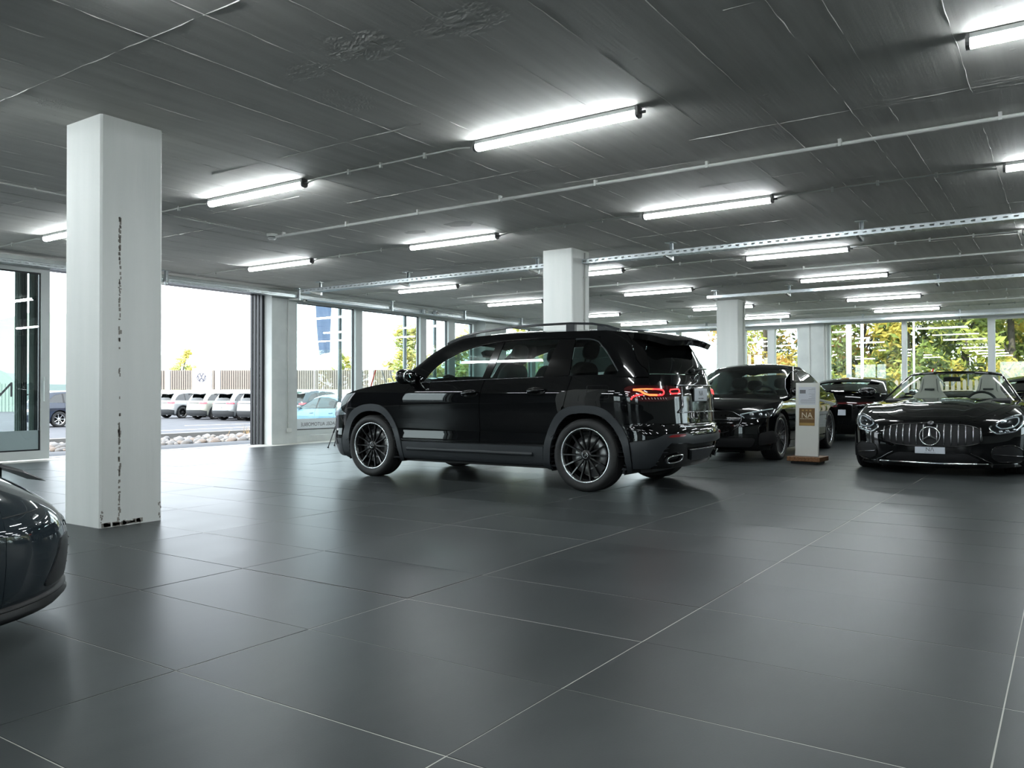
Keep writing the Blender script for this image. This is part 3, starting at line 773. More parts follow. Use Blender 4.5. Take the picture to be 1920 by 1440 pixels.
# ------------------------------------------------------------------ car materials
def paint(name, col, rough=.3, metal=0.0, coat=1.0): return mat(name, col, rough, metal, coat, spec=0.0)
M['paint_black'] = paint('black_car_paint', (0.0025, 0.0027, 0.003), .4)
M['cladding'] = mat('dark_grey_cladding', (0.020, 0.023, 0.026), 0.42)
M['gloss_black'] = mat('gloss_black_trim', (0.004, 0.004, 0.004), 0.08)
M['tyre'] = mat('tyre_rubber', (0.012, 0.012, 0.012), 0.62)
nz, r, mp = noise_col(M['tyre'], 30, (0.010, 0.010, 0.010), (0.016, 0.016, 0.016), 3)
M['rim_black'] = mat('black_alloy', (0.008, 0.008, 0.008), 0.2, 0.2, 0.5)
M['rim_silver'] = mat('machined_aluminium', (0.62, 0.63, 0.64), 0.25, 1.0)
M['chrome'] = mat('chrome', (0.75, 0.76, 0.77), 0.08, 1.0)
M['dark_chrome'] = mat('dark_chrome', (0.22, 0.22, 0.23), 0.12, 1.0)
M['disc'] = mat('brake_disc_steel', (0.32, 0.32, 0.32), 0.35, 0.9)
M['car_glass'] = glass_mat('car_glass', (0.40, 0.52, 0.50), 1.5, 0.02)
M['car_glass_clear'] = glass_mat('car_glass_clear', (0.62, 0.70, 0.68), 1.5, 0.02)
M['privacy_glass'] = glass_mat('privacy_glass', (0.07, 0.085, 0.085), 1.5, 0.02)
M['dark_rear_glass'] = mat('dark_rear_glass', (0.003, 0.0035, 0.0035), 0.02)
M['cabin'] = mat('dark_cabin_trim', (0.012, 0.013, 0.014), 0.7)
M['seat_black'] = mat('black_leather', (0.010, 0.010, 0.011), 0.5)
M['seat_cream'] = mat('cream_leather', (0.42, 0.40, 0.35), 0.5)
M['plate'] = mat('white_number_plate', (0.50, 0.53, 0.58), 0.35)
M['plate_ink'] = mat('plate_ink', (0.06, 0.06, 0.065), 0.5)
M['lens_red'] = mat('dark_red_lens', (0.045, 0.002, 0.003), 0.08, coat=1.0)
M['lens_clear'] = glass_mat('clear_lamp_lens', (0.80, 0.84, 0.86), 1.5, 0.03)
M['red_glow'] = mat('lit_red_light_guide', (0.3, 0.0, 0.0), 0.3, emit=(1.0, 0.035, 0.04), estr=2.2)
M['orange_glow'] = mat('lit_orange_light_guide', (0.3, 0.05, 0.0), 0.3, emit=(1.0, 0.16, 0.05), estr=2.6)
M['reflector'] = mat('red_reflector', (0.22, 0.006, 0.008), 0.2)
M['lamp_silver'] = mat('lamp_reflector', (0.55, 0.57, 0.58), 0.15, 0.9)
M['drl'] = mat('daylight_strip', (0.75, 0.78, 0.80), 0.3)
M['mirror_glass'] = mat('mirror_glass', (0.85, 0.9, 0.88), 0.01, 1.0)

def star_mb(R, th=.004, ring=True, n=36):
    """three-pointed star in the local yz plane facing +x"""
    mb = MB(); pts = []
    for k in range(6):
        a = PI/2+k*PI/3; rr = R*.93 if k % 2 == 0 else R*.16; pts.append((rr*math.cos(a), rr*math.sin(a)))
    vs = [(th*1.6, 0, 0)]+[(0.0005, u, v) for u, v in pts]+[(-th, u, v) for u, v in pts]
    fs = [(0, 1+k, 1+(k+1) % 6) for k in range(6)]+[(1+k, 7+k, 7+(k+1) % 6, 1+(k+1) % 6) for k in range(6)]+[(12, 11, 10, 9, 8, 7)]
    mb.add(vs, fs)
    if ring: mb.lathe([(R*.90, -th), (R*.90, th*.6), (R*.95, th*1.2), (R, th*.6), (R, -th)], n, Matrix.Rotation(PI/2, 4, 'Y'), True)
    return mb
SPOKE_CACHE = {}
def make_wheel(parent, x, y, R=.36, width=.235, rim=.265, spokes=14, sgn=1, lip='rim_silver', spoke_m='rim_black', twin=False, star=True, sw=.012, disc=True, face_lip=True):
    """tyre with rim, spokes, hub cap; +y side wheel when sgn = 1"""
    Mx = Matrix.Translation((x, y, R)) @ Matrix.Rotation(-PI/2*sgn, 4, 'X')
    # local z of the lathe = outward
    h = width/2; key = ('tyre', R, width, rim)
    if key not in SPOKE_CACHE:
        pr = [(rim*.99, -h*.80), (rim*1.02, -h*.92), (rim*1.12, -h), (R-.03, -h*.98), (R-.008, -h*.86)]
        nb = 7
        for k in range(nb):
            a = -h*.80+k*(1.6*h)/nb; b = a+1.6*h/nb; pr += [(R, a+.004), (R, b-.008), (R-.006, b-.006), (R-.006, b-.002)]
        pr += [(R-.008, h*.86), (R-.03, h*.98), (rim*1.16, h*1.0), (rim*1.10, h*1.0), (rim*1.05, h*.97), (rim*1.015, h*.90), (rim*.99, h*.86)]
        me = MB().lathe(pr, 56).build('wheel', M['tyre']); SPOKE_CACHE[key] = me.data; bpy.data.objects.remove(me)
    t = bpy.data.objects.new('wheel', SPOKE_CACHE[key]); link(t, parent); t.matrix_basis = Mx
    key = ('rim', rim, width)
    if key not in SPOKE_CACHE:
        o = MB().lathe([(rim*.995, h*.80), (rim*.985, h*.86), (rim*.90, h*.70), (rim*.86, h*.2), (rim*.84, -h*.8), (rim*.99, -h*.85)], 56).build('rim_barrel', M[spoke_m]); a = o.data; bpy.data.objects.remove(o)
        o = MB().lathe([(rim*.935, h*.80), (rim*.94, h*.86), (rim*.985, h*.89), (rim*.998, h*.86), (rim*.998, h*.80)], 56).build('rim_lip', M[lip]); b = o.data; bpy.data.objects.remove(o)
        SPOKE_CACHE[key] = (a, b)
    a, b = SPOKE_CACHE[key]
    for nm, me in (('rim_barrel', a), ('rim_lip', b)):
        o = bpy.data.objects.new(nm, me); link(o, t)
        o.material_slots[0].link = 'OBJECT'; o.material_slots[0].material = M[spoke_m if nm == 'rim_barrel' else lip]
    key = ('spoke', rim, width, sw, twin, spoke_m)
    if key not in SPOKE_CACHE:
        mb = MB(); r0, r1 = rim*.16, rim*.955
        for off in ((-.5, .5) if twin else (0,)):
            a0, a1 = off*rim*.06, off*rim*.20
            zt0, zt1 = h*.66, h*.83; vs = []
            for rr, aa, zt, w in ((r0, a0, zt0, sw*1.25), ((r0+r1)/2, (a0+a1)/2, zt0*.4+zt1*.6-.006, sw), (r1, a1, zt1, sw*.9)):
                vs += [(rr, aa-w, zt-.022), (rr, aa-w*.55, zt), (rr, aa+w*.55, zt), (rr, aa+w, zt-.022)]
            fs = []
            for k in range(2):
                for q in range(4): fs.append((4*k+q, 4*k+(q+1) % 4, 4*k+4+(q+1) % 4, 4*k+4+q))
            mb.add(vs, fs+[(3, 2, 1, 0), (8, 9, 10, 11)])
        o = mb.build('spoke', M[spoke_m]); SPOKE_CACHE[key] = o.data; bpy.data.objects.remove(o)
    for k in range(spokes):
        o = bpy.data.objects.new('spoke', SPOKE_CACHE[key]); link(o, t); o.rotation_euler = (0, 0, 2*PI*k/spokes)
    MB().lathe([(rim*.20, h*.3), (rim*.215, h*.60), (rim*.18, h*.70), (rim*.12, h*.72), (0, h*.72)], 24).build('hub', M[spoke_m], t)
    if star:
        MB().lathe([(.036, h*.70), (.036, h*.76), (.030, h*.775), (0, h*.775)], 24).build('hub_cap', M['gloss_black'], t)
        s_ = star_mb(.030, .002); o = s_.build('hub_star', M['chrome'], t); o.rotation_euler = (0, -PI/2, 0); o.location = (0, 0, h*.785)
    if disc:
        MB().lathe([(rim*.30, -.0), (rim*.72, -.0), (rim*.72, .012), (rim*.30, .012)], 32, None, True).build('brake_disc', M['disc'], t)
        MB().prism(arc(0, 0, rim*.80, 100, 150, 8)+arc(0, 0, rim*.52, 150, 100, 8), -.03, .045).build('brake_caliper', M['black_plastic'], t)
    return t
def wheel_well(parent, x, R, w, zc, depth=.34):
    for s in (-1, 1):
        vs = []; fs = []; n = 18
        for k in range(n+1):
            a = math.radians(-25+230*k/n); px, pz = x+R*math.cos(a), zc+R*math.sin(a); vs += [(px, s*w, pz), (px, s*(w-depth), pz)]
        for k in range(n): fs.append((2*k, 2*k+1, 2*k+3, 2*k+2))
        vs.append((x, s*(w-depth), zc)); c = len(vs)-1
        for k in range(n): fs.append((2*k+1, c, 2*k+3))
        mesh_obj('wheel_arch_liner', vs, fs, M['black'], parent, True)
def superell(mb, c, r, e=2.6, n=20, m=12, cut=None):
    """rounded box-like lump"""
    vs = []; fs = []
    f = lambda a, p: math.copysign(abs(a)**p, a); p = 2/e
    for i in range(m+1):
        th = -PI/2+PI*i/m
        for k in range(n):
            ph = 2*PI*k/n
            vs.append((c[0]+r[0]*f(math.cos(th), p)*f(math.cos(ph), p), c[1]+r[1]*f(math.cos(th), p)*f(math.sin(ph), p), c[2]+r[2]*f(math.sin(th), p)))
    for i in range(m):
        for k in range(n): fs.append((i*n+k, i*n+(k+1) % n, (i+1)*n+(k+1) % n, (i+1)*n+k))
    mb.add(vs, fs, True); return mb
def seat(parent, x, y, z, m, rest=True, back=.62, hw=.25, single=False):
    mb = MB(); superell(mb, (x+.02, y, z), (.26, hw, .09), 3.2); mb.build('seat', m, parent)
    T = Matrix.Translation((x-.22, y, z+.03)) @ Matrix.Rotation(-.30, 4, 'Y')
    mb = MB(); superell(mb, (0, 0, back/2), (.075, hw, back/2), 3.4); mb.v = [tuple(T @ Vector(v)) for v in mb.v]; mb.build('seat_back', m, parent)
    if rest:
        mb = MB(); superell(mb, (-.01, 0, back+.125), (.05, .135, .095), 2.8); mb.tube([(0, .05, back-.02), (-.005, .05, back+.08)], .007, 6); mb.tube([(0, -.05, back-.02), (-.005, -.05, back+.08)], .007, 6)
        mb.v = [tuple(T @ Vector(v)) for v in mb.v]; mb.build('headrest', m, parent)
def steering_wheel(parent, x, y, z, R=.185):
    T = Matrix.Translation((x, y, z)) @ Matrix.Rotation(-1.18, 4, 'Y'); mb = MB()
    mb.tube([T @ Vector((R*math.cos(a*PI/14), R*math.sin(a*PI/14), 0)) for a in range(28)], .016, 8, True)
    mb.build('steering_wheel', M['cabin'], parent)
    mb = MB(); superell(mb, (0, 0, -.01), (.075, .085, .03)); mb.box(-.012, .012, -R, R, -.014, .002); mb.box(-R, 0, -.014, .014, -.014, .002); mb.v = [tuple(T @ Vector(v)) for v in mb.v]
    mb.build('steering_hub', M['cabin'], parent)
def dashboard(parent, x, z, w):
    MB().prism([(x-.05, z-.35), (x+.45, z-.35), (x+.55, z-.02), (x+.30, z+.03), (x+.05, z), (x-.04, z-.10)], -w, w, 'xz').build('dashboard', M['cabin'], parent)
def mirror_unit(parent, x, y, z, m, s=1, r=(.075, .115, .075), arm=True, lower=None):
    mb = MB(); superell(mb, (0, 0, 0), r, 2.7); o = mb.build('wing_mirror', m, parent); o.location = (x, s*y, z)
    mb = MB(); superell(mb, (-r[0]*.86, 0, 0), (.012, r[1]*.84, r[2]*.78), 3.0); mb.build('mirror_glass', M['mirror_glass'], o)
    if arm:
        mb = MB(); mb.prism([(-.045, -r[2]*.9), (.05, -r[2]*.9), (.035, -r[2]*.2), (-.03, -r[2]*.2)], -s*(r[1]+.06), s*.02, 'xz'); mb.build('mirror_arm', lower or m, o)
    return o
def plate_text(parent, loc, size, rot, body='NA', strip=True):
    me = text_mesh(body, size, .0004); me.materials.clear(); me.materials.append(M['plate_ink'])
    o = bpy.data.objects.new('plate_lettering', me); link(o, parent); o.location = loc; o.rotation_euler = rot; return o
# ================================================================== BLACK SUV
def build_suv():
    K = thing('suv', 'black SUV with roof rails and lit red tail lights', 'car', (7.887, 5.325, 0), PI/2)
    pb, cl, gb = M['paint_black'], M['cladding'], M['gloss_black']
    lo = Wrap(w=[(.18, .80), (.25, .865), (.36, .885), (.46, .890), (.56, .884), (.66, .888), (.78, .900), (.90, .905), (.97, .901), (1.03, .886), (1.09, .868), (1.16, .845)],
              xf=[(.18, 2.16), (.25, 2.23), (.45, 2.285), (.62, 2.28), (.80, 2.25), (.90, 2.18), (1.0, 2.08), (1.14, 1.95)],
              xr=[(.20, -2.18), (.26, -2.23), (.45, -2.295), (.54, -2.305), (.62, -2.285), (.66, -2.255), (.80, -2.245), (.92, -2.24), (1.02, -2.22), (1.16, -2.175)],
              Lf=.46, nf=2.7, Lr=.50, nr=2.6, tgrid=(12, 52, 14), dz=.04)
    gr = Wrap(w=[(1.00, .885), (1.08, .868), (1.2, .832), (1.35, .780), (1.5, .720), (1.58, .680), (1.62, .650)],
              xf=[(1.00, 1.46), (1.1, 1.30), (1.22, 1.11), (1.3, .97), (1.39, .85), (1.47, .71), (1.52, .60), (1.58, .44), (1.62, .28)],
              xr=[(1.0, -2.23), (1.08, -2.20), (1.2, -2.16), (1.35, -2.085), (1.46, -2.02), (1.55, -1.94), (1.62, -1.83)],
              Lf=.36, nf=2.6, Lr=.42, nr=2.5, tgrid=(12, 44, 12), dz=.04)
    ze = Cur([(2.24, .82), (2.1, .885), (1.95, .925), (1.8, .963), (1.6, 1.015), (1.4, 1.052), (1.2, 1.08), (.9, 1.105), (.6, 1.11)])
    zc = Cur([(2.26, .86), (2.15, .93), (2.0, .985), (1.8, 1.03), (1.5, 1.09), (1.2, 1.13), (.9, 1.155), (.6, 1.16)])
    hood = Top(lambda x: lo.yof(x, ze(x)), ze, zc, 2.6)
    rze = Cur([(.55, 1.50), (.40, 1.535), (.2, 1.57), (-.3, 1.592), (-1.0, 1.590), (-1.5, 1.578), (-1.9, 1.535), (-2.0, 1.52)])
    rzc = Cur([(.60, 1.51), (.40, 1.585), (.1, 1.625), (-.4, 1.648), (-1.0, 1.642), (-1.5, 1.612), (-1.9, 1.56), (-2.0, 1.545)])
    roof = Top(lambda x: max(gr.yof(x, rze(x)), .02), rze, rzc, 2.4)
    # ---- inner structure
    archF = [(1.76, .20), (1.77, .52), (1.70, .66), (1.57, .745), (1.42, .768), (1.25, .75), (1.13, .65), (1.03, .46), (.97, .20)]
    archR = [(-1.01, .20), (-1.04, .47), (-1.12, .64), (-1.22, .74), (-1.33, .768), (-1.51, .768), (-1.64, .73), (-1.75, .62), (-1.83, .48), (-1.87, .20)]
    outF = [(1.86, .20), (1.89, .39), (1.84, .59), (1.74, .75), (1.58, .825), (1.42, .848), (1.25, .83), (1.14, .77), (1.03, .62), (.96, .46), (.915, .20)]
    outR = [(-.935, .20), (-.96, .45), (-1.01, .61), (-1.10, .75), (-1.21, .82), (-1.33, .842), (-1.54, .842), (-1.67, .80), (-1.78, .70), (-1.86, .58), (-1.90, .48), (-1.91, .20)]
    af, ar = rnd(archF, .08, 4), rnd(archR, .08, 4); of, orr = rnd(outF, .08, 4), rnd(outR, .08, 4)
    core = [(2.02, .2)]+[(2.02, .8), (1.95, .9)]+[(x, ze(x)-.02) for x in (1.8, 1.4, 1.0)]+[(.6, 1.09), (-1.0, 1.09), (-2.0, 1.09), (-2.12, .9), (-2.12, .22)]+[(x, z) for x, z in ar[::-1]]+[(x, z) for x, z in af[::-1]]
    for rt in (False, True): panel('inner_shell', lo, side(lo, core, rt), M['black'], K, off=-.028, rim=0)
    MB().prism([(2.1, -.6), (1.9, -.72), (1.85, -.5), (1.0, -.5), (.95, -.80), (-.95, -.80), (-1.0, -.5), (-1.85, -.5), (-1.95, -.75), (-2.0, -.6), (-2.0, .6), (-1.95, .75), (-1.85, .5), (-1.0, .5), (-.95, .80), (.95, .80), (1.0, .5), (1.85, .5), (1.9, .72), (2.1, .6)], .20, .25).build('underbody', M['black'], K)
    MB().box(-1.95, 2.0, -.78, .78, .55, .58).build('cabin_floor', M['black'], K)
    wheel_well(K, 1.40, .43, .86, .37); wheel_well(K, -1.43, .44, .86, .37)
    # ---- outer panels of both sides
    cut1 = [(.945, .435), (.955, .47), (.96, .83), (.93, .92), (.83, 1.03)]
    fender = cut1+[(.70, 1.108)]+[(x, ze(x)) for x in (.9, 1.1, 1.3, 1.5, 1.7, 1.93)]+[(1.905, .80), (1.87, .66)]+[p for p in of if p[1] > .44][1:]
    fd = rnd([(.955, .435, .01), (.962, .83, .1), (.92, .93, .1), (.80, 1.055, .03), (.62, 1.082, .1), (-.20, 1.10, .02), (-.155, .93, .1), (-.15, .435, .01)], .01)
    rd = rnd([(-.158, .435, .01), (-.163, .93, .1), (-.208, 1.10, .02), (-.9, 1.122, .1), (-1.262, 1.135, .02), (-1.215, .94, .1), (-1.185, .83, .02)], .01)+[p for p in orr if p[1] > .44 and p[0] > -1.17][::-1]
    qp = [(-1.192, .83), (-1.222, .94), (-1.27, 1.135)]+[(-1.6, 1.14), (-1.9, 1.14), (-2.06, 1.135), (-2.12, 1.02), (-2.13, .60), (-2.0, .535), (-1.90, .505)]+[p for p in orr if p[0] < -1.2 and p[1] > .5][::-1]
    both('front_fender', lo, fender, pb, K)
    fds = both('door', lo, fd, pb, K); rds = both('door', lo, rd, pb, K)
    both('quarter_panel', lo, qp, pb, K)
    # claddings
    both('wheel_arch_trim', lo, of+af[::-1], cl, K, off=.012, rim=.03)
    both('wheel_arch_trim', lo, orr+ar[::-1], cl, K, off=.012, rim=.03)
    sills = both('sill_cladding', lo, [(.925, .235), (.945, .425), (-.945, .425), (-.935, .235)], cl, K, off=.004, rim=.03)
    for s_, rt in zip(sills, (1, -1)):
        skin_strip('sill_rib', lo, [(rt*lo.tx(x, .345), .345) for x in [.86-.08*k for k in range(22)]], .045, M['cladding'], s_, .022, .01)
        skin_strip('sill_seam', lo, [(rt*lo.tx(-.15, z), z) for z in (.245, .33, .42)], .006, M['black'], s_, .0055, .004)
    # door details
    def handle(parent, x, z, s):
        p = lo.P(lo.tx(x, z), z); n = lo.N(lo.tx(x, z), z); y = s*p.y
        mb = MB(); superell(mb, (0, 0, 0), (.115, .006, .042), 2.2); o = mb.build('handle_recess', M['gloss_black'], parent); o.location = (x, y+s*.002, z-.005)
        mb = MB(); pts = [(.105, 0, -.012), (.07, s*.030, -.004), (0, s*.036, .004), (-.07, s*.034, .010), (-.115, s*.012, .012)]; mb.tube(pts, [.010, .016, .018, .017, .011], 10); o = mb.build('handle', pb, parent); o.location = (x, y, z)
    for d, s in zip(fds, (1, -1)): handle(d, -.03, .965, s)
    for d, s in zip(rds, (1, -1)): handle(d, -.87, .985, s)
    # ---- glasshouse
    WT = [(.65, 1.085), (.60, 1.15), (.51, 1.25), (.38, 1.335), (.20, 1.415), (.02, 1.465), (-.15, 1.493), (-.27, 1.507), (-.37, 1.517), (-.7, 1.525), (-1.04, 1.517), (-1.23, 1.508), (-1.40, 1.502), (-1.50, 1.475), (-1.60, 1.385), (-1.78, 1.165)]
    rail = WT[:12]+[(-1.40, 1.502), (-1.50, 1.475)]+[(-1.56, 1.58)]+[(x, rze(x)) for x in (-1.4, -1.0, -.5, 0, .3)]+[(.42, 1.53), (.64, 1.40), (.83, 1.25), (.97, 1.12), (.99, 1.05), (.68, 1.05)]
    both('cantrail', gr, rail, pb, K, off=.002)
    W1 = rnd([(.635, 1.092, .02), (.585, 1.155, .05), (.495, 1.245, .08), (.37, 1.325, .1), (.19, 1.405, .1), (.01, 1.455, .1), (-.15, 1.482, .1), (-.262, 1.495, .012), (-.20, 1.25, .2), (-.155, 1.108, .012)], .02)
    W2 = rnd([(-.372, 1.505, .012), (-.7, 1.513, .2), (-1.035, 1.505, .02), (-.985, 1.35, .1), (-.93, 1.128, .02), (-.26, 1.115, .012)], .02)
    W3 = rnd([(-1.235, 1.495, .03), (-1.39, 1.490, .08), (-1.49, 1.462, .08), (-1.595, 1.372, .1), (-1.755, 1.172, .02), (-1.235, 1.155, .03)], .02)
    for w_, gm in ((W1, 'car_glass'), (W2, 'car_glass'), (W3, 'privacy_glass')): both('side_window', gr, w_, M[gm], K, off=-.004, rim=0)
    both('pillar', gr, [(-.158, 1.10), (-.205, 1.25), (-.268, 1.497), (-.365, 1.508), (-.30, 1.25), (-.255, 1.108)], gb, K, off=.001)
    both('pillar', gr, [(-.935, 1.12), (-.99, 1.35), (-1.04, 1.508), (-1.228, 1.50), (-1.228, 1.14)], gb, K, off=.001)
    dpt = [(gr.tx(x, z), z) for x, z in [(-1.40, 1.497), (-1.50, 1.470), (-1.60, 1.380), (-1.68, 1.27), (-1.765, 1.160), (-1.75, 1.115), (-1.85, 1.115)]]+[(2.28, 1.115), (2.262, 1.185), (2.222, 1.219), (2.198, 1.276), (2.20, 1.378), (2.218, 1.483), (2.215, 1.53)]+[(gr.tx(x, z), z) for x, z in [(-1.70, 1.56), (-1.565, 1.577)]]
    for sg in (1, -1): panel('rear_pillar', gr, [(sg*t, z) for t, z in dpt], pb, K, off=.002)
    for rt in (1, -1):
        skin_strip('window_trim', gr, [(rt*gr.tx(x, z), z) for x, z in dense([(.66, 1.087), (-.2, 1.106), (-.93, 1.124), (-.93, 1.124)], .06)[:-1]], .012, M['dark_chrome'], K, .006, .004)
        skin_strip('window_trim', gr, [(rt*gr.tx(x, z), z) for x, z in dense(WT[1:11], .05)[:26]], .010, gb, K, .006, .004)
        skin_strip('window_trim', gr, [(rt*gr.tx(x, z), z) for x, z in [(-1.235, 1.503), (-1.31, 1.503), (-1.39, 1.498), (-1.45, 1.486), (-1.495, 1.468), (-1.55, 1.42), (-1.60, 1.376), (-1.68, 1.275), (-1.765, 1.168)]], .014, M['cladding'], K, .008, .004)
    panel('windscreen', gr, [(-.88, 1.05), (-.88, 1.40), (-.86, 1.52), (-.5, 1.575), (0, 1.59), (.5, 1.575), (.86, 1.52), (.88, 1.40), (.88, 1.05)], M['car_glass_clear'], K, off=-.004, rim=0)
    panel('rear_window', gr, [(2.29, 1.148), (2.335, 1.38), (2.42, 1.50), (3.58, 1.50), (3.665, 1.38), (3.71, 1.148)], M['dark_rear_glass'], K, off=-.002, rim=.004)
    for sg in (1, -1): panel('spoiler_fin', gr, [(sg*t if sg > 0 else -t, z) for t, z in [(2.285, 1.13), (2.268, 1.188), (2.228, 1.222), (2.204, 1.278), (2.206, 1.378), (2.224, 1.483), (2.23, 1.535), (2.44, 1.535), (2.41, 1.50), (2.33, 1.38), (2.285, 1.15)]], gb, K, off=.003, rim=.02)
    panel('bonnet', hood, [(2.225, -1), (2.225, 1), (.55, 1), (.55, -1)], pb, K)
    panel('roof', roof, [(.53, -1), (.53, 1), (-1.98, 1), (-1.98, -1)], pb, K)
    # spoiler: a wedge lip over the rear window
    sp = Top([(-1.80, .66), (-1.95, .63), (-2.1, .58), (-2.19, .50), (-2.22, .40)], [(-1.8, 1.548), (-2.0, 1.515), (-2.15, 1.468), (-2.22, 1.445)], [(-1.8, 1.583), (-2.0, 1.552), (-2.15, 1.508), (-2.22, 1.480)], 2.6)
    panel('spoiler', sp, [(-1.84, -1), (-1.84, 1), (-2.15, 1), (-2.19, .93), (-2.205, .7), (-2.21, 0), (-2.205, -.7), (-2.19, -.93), (-2.15, -1)], gb, K, off=.006, rim=.06)
    # roof rails
    for s in (1, -1):
        pth = [(.50, 1.530), (.40, 1.568), (.25, 1.607), (.05, 1.640), (-.3, 1.668), (-.7, 1.680), (-1.1, 1.678), (-1.35, 1.662), (-1.52, 1.632), (-1.66, 1.590)]
        mb = MB(); vs = []; fs = []
        for x, z in pth: vs += [(x, s*.625, z-.012), (x, s*.600, z+.010), (x, s*.585, z+.010), (x, s*.575, z-.012)]
        for i in range(len(pth)-1):
            for k in range(4): fs.append((4*i+k, 4*i+(k+1) % 4, 4*i+4+(k+1) % 4, 4*i+4+k))
        mb.add(vs, fs+[(3, 2, 1, 0), tuple(4*(len(pth)-1)+k for k in range(4))]); r = mb.build('roof_rail', cl, K)
        for a, b in ((.46, .12), (-1.06, -1.16), (-1.42, -1.64)):
            zz = lambda x: float(np.interp(-x, [-p[0] for p in pth], [p[1] for p in pth]))
            MB().prism([(a, zz(a)-.01), (b, zz(b)-.01), (b, rze(b)+.0), (a, rze(a)+.0)], s*.60-.022, s*.60+.022, 'xz').build('rail_foot', cl, r)
    # ---- nose
    panel('front_bumper', lo, face(lo, [(.84, .44), (.84, .66), (.55, .74), (-.55, .74), (-.84, .66), (-.84, .44)]), pb, K)
    both('front_bumper', lo, [(1.872, .655), (1.90, .52), (1.90, .44), (2.15, .44), (2.10, .72), (1.90, .78)], pb, K)
    panel('lower_bumper', lo, [(-lo.tx(1.875, .22), .22), (-lo.tx(1.90, .43), .43), (0, .43), (lo.tx(1.90, .43), .43), (lo.tx(1.875, .22), .22)], cl, K, off=.004, rim=.03)
    panel('grille', lo, face(lo, rnd([(.42, .52), (.50, .78), (-.50, .78), (-.42, .52)], .05)), gb, K, off=.008)
    o = star_mb(.10).build('star_emblem', M['chrome'], K); o.location = (2.30, 0, .66)
    for s in (1, -1):
        o = panel('headlight', lo, face(lo, [(s*.45, .74), (s*.50, .83), (s*.75, .86), (s*.892, .85), (s*.895, .72), (s*.80, .69)]), M['lamp_silver'], K, off=.003)
        panel('lens', lo, face(lo, [(s*.45, .74), (s*.50, .83), (s*.75, .86), (s*.892, .85), (s*.895, .72), (s*.80, .69)]), M['lens_clear'], o, off=.012, rim=0)
        panel('air_intake', lo, face(lo, [(s*.55, .30), (s*.60, .42), (s*.86, .52), (s*.86, .36)]), M['black'], K, off=.008)
    # ---- tail
    S_ = lambda pts, s: [(t if s > 0 else 6-t, z) for t, z in pts]
    sym = lambda half: half+[(6-t, z) for t, z in half[::-1]]
    panel('tailgate', lo, sym([(2.36, .668), (2.29, .70), (2.292, .875), (2.31, 1.035), (2.342, 1.14)]), pb, K)
    rcs = panel('plate_recess', lo, sym([(2.60, .772), (2.672, .83), (2.665, .93), (2.685, 1.018)]), gb, K, off=.006, rim=.01)
    for s in (1, -1): skin_strip('recess_edge', lo, S_([(2.685, 1.02), (2.668, .93), (2.672, .83), (2.60, .772)], s), .016, M['dark_chrome'], rcs, .012, .004)
    skin_strip('recess_edge', lo, [(2.60+.8*k/12, .772) for k in range(13)], .012, M['dark_chrome'], rcs, .012, .004)
    skin_strip('tailgate_strip', lo, [(2.60+.8*k/12, 1.034) for k in range(13)], .016, M['dark_chrome'], K, .012, .004)
    p0 = lo.P(3.0, .94); pm = MB(); pm.bbox(-.006, .004, -.165, .165, -.062, .062, .003); pl = pm.build('number_plate', M['plate'], K); pl.location = (p0.x-.016, 0, .943)
    MB().box(-.003, .008, -.17, .17, -.068, .068).build('plate_holder', M['black'], pl)
    plate_text(pl, (-.0065, 0, .012), .075, (PI/2, 0, -PI/2)); plate_text(pl, (-.0065, 0, -.038), .014, (PI/2, 0, -PI/2), 'NAGEL AUTOMOBILE')
    o = star_mb(.052).build('star_emblem', M['chrome'], K); o.rotation_euler = (0, .25, PI); o.location = lo.P(3.0, 1.098)+Vector((-.012, 0, 0))
    panel('rear_bumper', lo, sym([(lo.tx(-1.905, .51), .51), (2.10, .505), (2.275, .535), (2.38, .578), (2.64, .582), (2.74, .556)])+[], pb, K) if False else None
    up = [(lo.tx(-1.905, .512), .512), (lo.tx(-2.0, .56), .60), (2.12, .632), (2.30, .648), (2.42, .662)]
    dn = [(2.74, .556), (2.64, .582), (2.38, .578), (2.275, .537), (2.10, .505)]
    panel('rear_bumper', lo, up+[(6-t, z) for t, z in up[::-1]]+[(6-t, z) for t, z in dn[::-1]]+dn, pb, K)
    cu = [(lo.tx(-1.91, .25), .25), (lo.tx(-1.905, .495), .492), (2.10, .498), (2.275, .529), (2.38, .570), (2.64, .574), (2.74, .548)]
    cd = [(2.72, .470), (2.64, .482), (2.44, .488), (2.38, .43), (2.33, .28), (2.29, .252), (2.10, .248)]
    panel('lower_bumper', lo, cu+[(6-t, z) for t, z in cu[::-1]]+[(6-t, z) for t, z in cd[::-1]]+cd, cl, K, off=.010, rim=.03)
    skin_strip('bumper_strip', lo, [(2.58+.84*k/14, .637-.006*math.sin(PI*k/14)) for k in range(15)], .014, M['chrome'], K, .010, .004)
    panel('diffuser', lo, sym([(2.33, .225), (2.36, .42), (2.46, .486), (2.72, .468)]), gb, K, off=-.02, rim=.02)
    sk = panel('skid_plate', lo, sym([(2.80, .30), (2.76, .37), (2.74, .405)]), cl, K, off=.004, rim=.03)
    skin_strip('skid_trim', lo, [(2.72+.56*k/12, .412) for k in range(13)], .010, M['dark_chrome'], sk, .008, 0)
